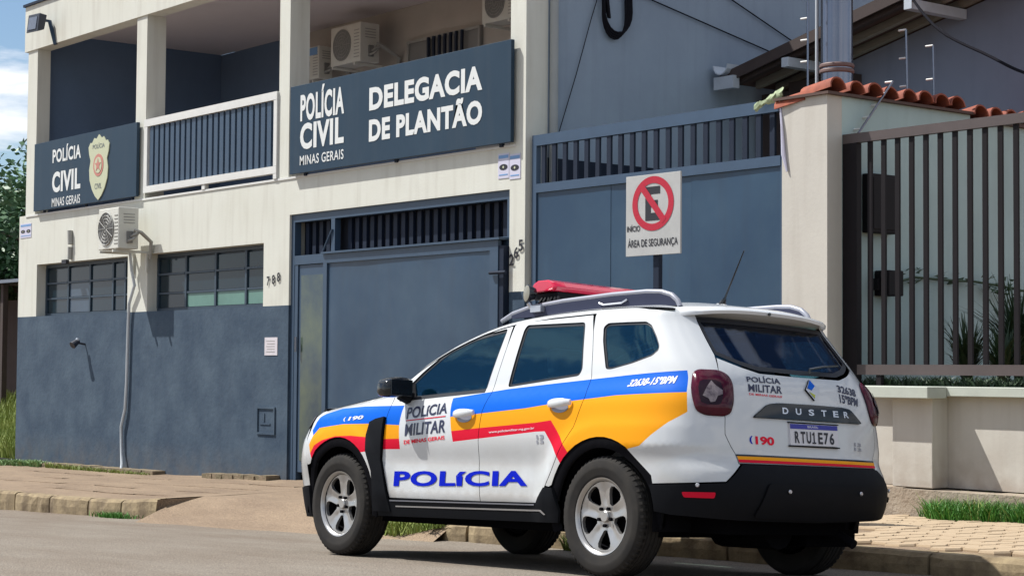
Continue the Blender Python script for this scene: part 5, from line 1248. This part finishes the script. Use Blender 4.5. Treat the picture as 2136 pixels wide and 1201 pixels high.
# ---- roof rails
for sg_ in (-1, 1):
    pts = [(-1.36, 1.545), (-1.25, 1.585), (-1.08, 1.615), (-.75, 1.637), (-.3, 1.650), (.0, 1.650), (.12, 1.642), (.20, 1.620), (.25, 1.585), (.27, 1.55)]
    yy = lambda x: sg_*(.555-.03*max(0, x)-.02*max(0, -1-x))
    mb = MB(); mb.tube([(x, yy(x), z) for x, z in pts], .016, 10); r_ = mb.build('roof_rail', railgrey, car, smooth=True)
    base = MB()
    for a, b in zip(pts[1:], pts[2:]):
        base.add([(a[0], yy(a[0])-.012, 1.555), (b[0], yy(b[0])-.012, 1.555), (b[0], yy(b[0])-.012, b[1]), (a[0], yy(a[0])-.012, a[1]), (a[0], yy(a[0])+.012, 1.555), (b[0], yy(b[0])+.012, 1.555), (b[0], yy(b[0])+.012, b[1]), (a[0], yy(a[0])+.012, a[1])], [(0, 1, 2, 3), (7, 6, 5, 4)])
    base.build('rail_web', mat('rail_web_dark', (.03, .035, .065), .5, spec=.2), r_)
    MB().tube([(-.40, yy(-.3)+sg_*.02, 1.605), (-.36, yy(-.3)+sg_*.02, 1.592), (-.20, yy(-.2)+sg_*.02, 1.594), (-.15, yy(-.2)+sg_*.02, 1.612)], .006, 6).build('rail_clip', chrome, r_)
# ---- light bar, spot lamps, aerial
lb = []
yl_ = [-.51, -.49, -.43, -.34, -.2, 0, .2, .34, .43, .49, .51]
for y in yl_:
    e = 1-max(0, (abs(y)-.41)/.14)**2*.45; lb.append([(-1.02-.12*e, y, 1.715), (-1.02-.14*e, y, 1.74), (-1.02-.10*e, y, 1.775+.0*e), (-1.02-.05*e, y, 1.79), (-1.02+.06*e, y, 1.79), (-1.02+.12*e, y, 1.772), (-1.02+.15*e, y, 1.74), (-1.02+.13*e, y, 1.715)])
mb = MB(); vs = [p for r in lb for p in r]
mb.add(vs, [(i*8+j, i*8+(j+1) % 8, (i+1)*8+(j+1) % 8, (i+1)*8+j) for i in range(len(lb)-1) for j in range(8)]+[tuple(range(8))[::-1], tuple((len(lb)-1)*8+j for j in range(8))])
bar = mb.build('light_bar', barred, car, bevel=.008)
MB().box(-1.13, -.90, -.48, .48, 1.672, 1.714).build('bar_base', plastic, bar, bevel=.006)
for y in (-.42, .42): MB().box(-1.09, -.95, y-.03, y+.03, 1.575, 1.671).build('bar_foot', plastic, bar)
mb = MB()
for k in range(6): mb.tube([(-1.02+.04*k, -.56+.01*(k % 3), 1.60+.012*(k % 2)), (-1.04+.03*k, -.48, 1.68)], .011, 6)
mb.build('bar_wiring', plastic, bar)
Ms = Matrix.Translation((-1.04, -.60, 1.70)) @ Vector((-.30, -.95, .05)).to_track_quat('Z', 'Y').to_matrix().to_4x4() @ Matrix.Scale(.88, 4)
spt = MB().lathe([(.02, -.055), (.045, -.045), (.062, .0), (.066, .012), (.060, .016)], 24, Ms).build('spot_lamp', gloss, car, smooth=True)
MB().lathe([(.058, .0165), (.030, .024), (.0, .026)], 24, Ms).build('lamp_lens', mat('spot_lens', (.22, .21, .17), .3), spt, smooth=True)
MB().tube([(-1.04, -.60, 1.64), (-1.02, -.58, 1.60), (-.97, -.56, 1.60)], .014, 8).box(-1.02, -.92, -.60, -.52, 1.58, 1.62).build('lamp_bracket', chrome, spt)
MB().tube([(.06, 0, 1.60), (.075, 0, 1.635), (.09, 0, 1.66), (.24, 0, 1.93)], .01, 8, rr=[.032, .018, .0065, .0035]).build('aerial', gloss, car, smooth=True)
MB().lathe([(.045, 0), (.04, .018), (.02, .03)], 16, Matrix.Translation((.05, 0, 1.595)) @ Matrix.Diagonal((1.3, .8, 1, 1))).build('aerial_base', paint, car, smooth=True)
# ---- rear wiper, plate, badges, lettering
MB().tube([sp(1.66, 1.175, .02), sp(1.66, 1.19, .035), sp(1.80, 1.215, .03), sp(1.98, 1.235, .025)], .007, 6).build('rear_wiper', gloss, car, smooth=True)
a0, a1 = -.185, .215
mb = MB(); XP_ = rear_x(0, .83)+.004
pl = MB().hexa([(XP_, a0, .772), (XP_+.012, a0, .772), (XP_+.012, a1, .776), (XP_, a1, .776)], [(XP_-.012, a0, .893), (XP_, a0, .893), (XP_, a1, .895), (XP_-.012, a1, .895)]).build('number_plate', [plate_w], car)
MB().hexa([(XP_+.0035, a0+.002, .864), (XP_+.0045, a0+.002, .864), (XP_+.0045, a1-.002, .867), (XP_+.0035, a1-.002, .867)], [(XP_+.001, a0+.002, .891), (XP_+.002, a0+.002, .891), (XP_+.002, a1-.002, .893), (XP_+.001, a1-.002, .893)]).build('blue_band', plate_b, pl)
def plate_text(s, y, z, w_, h, m_, b, root, dx=.0):
    vs, fs = text_mesh(s, w_, h, b); X_ = lambda zz: XP_+.0145-(zz-.772)*.1+dx
    mb = MB(); mb.add([(X_(z+q), y+p, z+q) for p, q in vs], fs); mb.build('lettering', m_, root)
pbk = mat('plate_black', (.01, .01, .02), .5)
for k_, c_ in enumerate('RTU E76'): c_ == ' ' or plate_text(c_, a0+.035+k_*.0485, .785, .038 if c_ != '1' else .022, .066, pbk, .0 if c_ == '1' else .03, pl)
for dy_, dz_, w_, h_ in ((-.003, 0, .032, .009), (.009, .009, .010, .057), (.0, .048, .009, .010)): plate_text('-', a0+.035+3*.0485+dy_, .785+dz_, w_, h_, pbk, 0, pl)
plate_text('BRASIL', -.04, .873, .09, .012, plate_w, .01, pl, dx=-.0005)
frm = MB()
for q in (((XP_+.001, a0-.008, .764), (XP_+.016, a1+.008, .771)), ((XP_-.012, a0-.008, .896), (XP_+.003, a1+.008, .902))): frm.box(q[0][0], q[1][0], q[0][1], q[1][1], q[0][2], q[1][2])
frm.build('plate_frame', plastic, pl)
def wtext(nm, s, TL, BL, TR, BR, m_, root=None, bold=0, shear=0, off=.0025, sub=1, spacing=1.0):
    """lettering laid on the wrap between four (S,z) corners"""
    vs, fs = text_mesh(s, 1, 1, bold, shear, spacing, sub=sub); mb = MB(); V_ = []
    for u, v in vs:
        S = (BL[0]*(1-u)+BR[0]*u)*(1-v)+(TL[0]*(1-u)+TR[0]*u)*v; z = (BL[1]*(1-u)+BR[1]*u)*(1-v)+(TL[1]*(1-u)+TR[1]*u)*v
        V_.append(sp(S, z, off))
    mb.add(V_, fs); return mb.build(nm, m_, root or car)
wtext('lettering', 'POLíCIA', (-2.035, .572), (-2.035, .473), (-.668, .592), (-.662, .500), ptext, bold=.035, off=.004, sub=2, spacing=1.06)
wtext('lettering', 'POLíCIA', (-1.946, .985), (-1.922, .908), (-1.515, 1.012), (-1.492, .943), pnavy, bold=.022, shear=.15, spacing=1.04)
wtext('lettering', 'MILITAR', (-1.936, .876), (-1.922, .799), (-1.497, .903), (-1.487, .822), pnavy, bold=.022, shear=.15, spacing=1.04)
wtext('lettering', 'DE MINAS GERAIS', (-1.930, .772), (-1.928, .745), (-1.490, .802), (-1.488, .778), pred, bold=.02)
panel('red_underline', [(-1.92, .896), (-1.50, .921), (-1.50, .927), (-1.92, .902)], [pred], off=.002, thk=.001, gap=0)
wtext('lettering', '190', (-2.612, .930), (-2.602, .903), (-2.430, .940), (-2.420, .914), plate_w, bold=.04, shear=.2)
wtext('lettering', '(', (-2.66, .928), (-2.655, .898), (-2.635, .928), (-2.63, .898), plate_w, bold=.03)
wtext('lettering', 'www.policiamilitar.mg.gov.br', (-1.04, .829), (-1.038, .810), (-.604, .852), (-.602, .835), plate_w, bold=.01)
wtext('lettering', '32638-15ºBPM', (.180, 1.116), (.168, 1.074), (.572, 1.135), (.560, 1.090), plate_w, bold=.03, shear=.25)
wtext('lettering', 'POLÍCIA', (1.150, 1.149), (1.150, 1.112), (1.408, 1.152), (1.404, 1.111), pnavy, bold=.022, spacing=1.04)
wtext('lettering', 'MILITAR', (1.155, 1.100), (1.158, 1.058), (1.408, 1.100), (1.404, 1.056), pnavy, bold=.022, spacing=1.04)
wtext('lettering', 'DE MINAS GERAIS', (1.160, 1.050), (1.163, 1.038), (1.403, 1.045), (1.397, 1.033), pred, bold=.01)
wtext('lettering', '32638', (1.880, 1.135), (1.868, 1.092), (2.065, 1.118), (2.040, 1.072), pnavy, bold=.03)
wtext('lettering', '15ºBPM', (1.868, 1.082), (1.858, 1.030), (2.050, 1.064), (2.020, 1.015), pnavy, bold=.03)
for c_, s_, k_ in (('D', 1.378, 1), ('U', 1.475, 1), ('S', 1.572, 1), ('T', 1.669, 1), ('E', 1.762, 1), ('R', 1.848, 1)):
    wtext('letter', c_, (s_, .976), (s_, .941), (s_+.042, .976), (s_+.042, .941), chrome, root=tr_, bold=.03, off=.0185)
wtext('lettering', '190', (1.200, .812), (1.203, .766), (1.328, .811), (1.330, .763), pred, bold=.04)
wtext('lettering', '(', (1.160, .812), (1.163, .768), (1.182, .812), (1.184, .768), ptext, bold=.04)
wtext('lettering', '13', (-.585, .804), (-.578, .778), (-.515, .806), (-.512, .780), railgrey, bold=.04)
wtext('lettering', '13', (-.582, .772), (-.578, .752), (-.515, .774), (-.512, .754), railgrey, bold=.04)
wtext('lettering', '13', (1.935, .806), (1.935, .784), (2.000, .802), (2.000, .780), railgrey, bold=.04)
wtext('lettering', '13', (1.935, .778), (1.935, .758), (2.000, .774), (2.000, .754), railgrey, bold=.04)

# diamond badge
Sx = 1.64
bd_ = panel('diamond_badge', [(Sx, 1.145), (Sx-.055, 1.088), (Sx, 1.028), (Sx+.055, 1.088)], [chrome], off=.014, thk=.012, gap=0, step=.03)
panel('blue_facet', [(Sx, 1.141), (Sx-.042, 1.095), (Sx-.01, 1.085), (Sx+.025, 1.11)], [pblue], off=.016, thk=.001, parent=bd_, gap=0)
panel('green_facet', [(Sx-.035, 1.075), (Sx, 1.04), (Sx+.01, 1.06)], [mat('badge_yellow', (.5, .55, .05), .4)], off=.016, thk=.001, parent=bd_, gap=0)
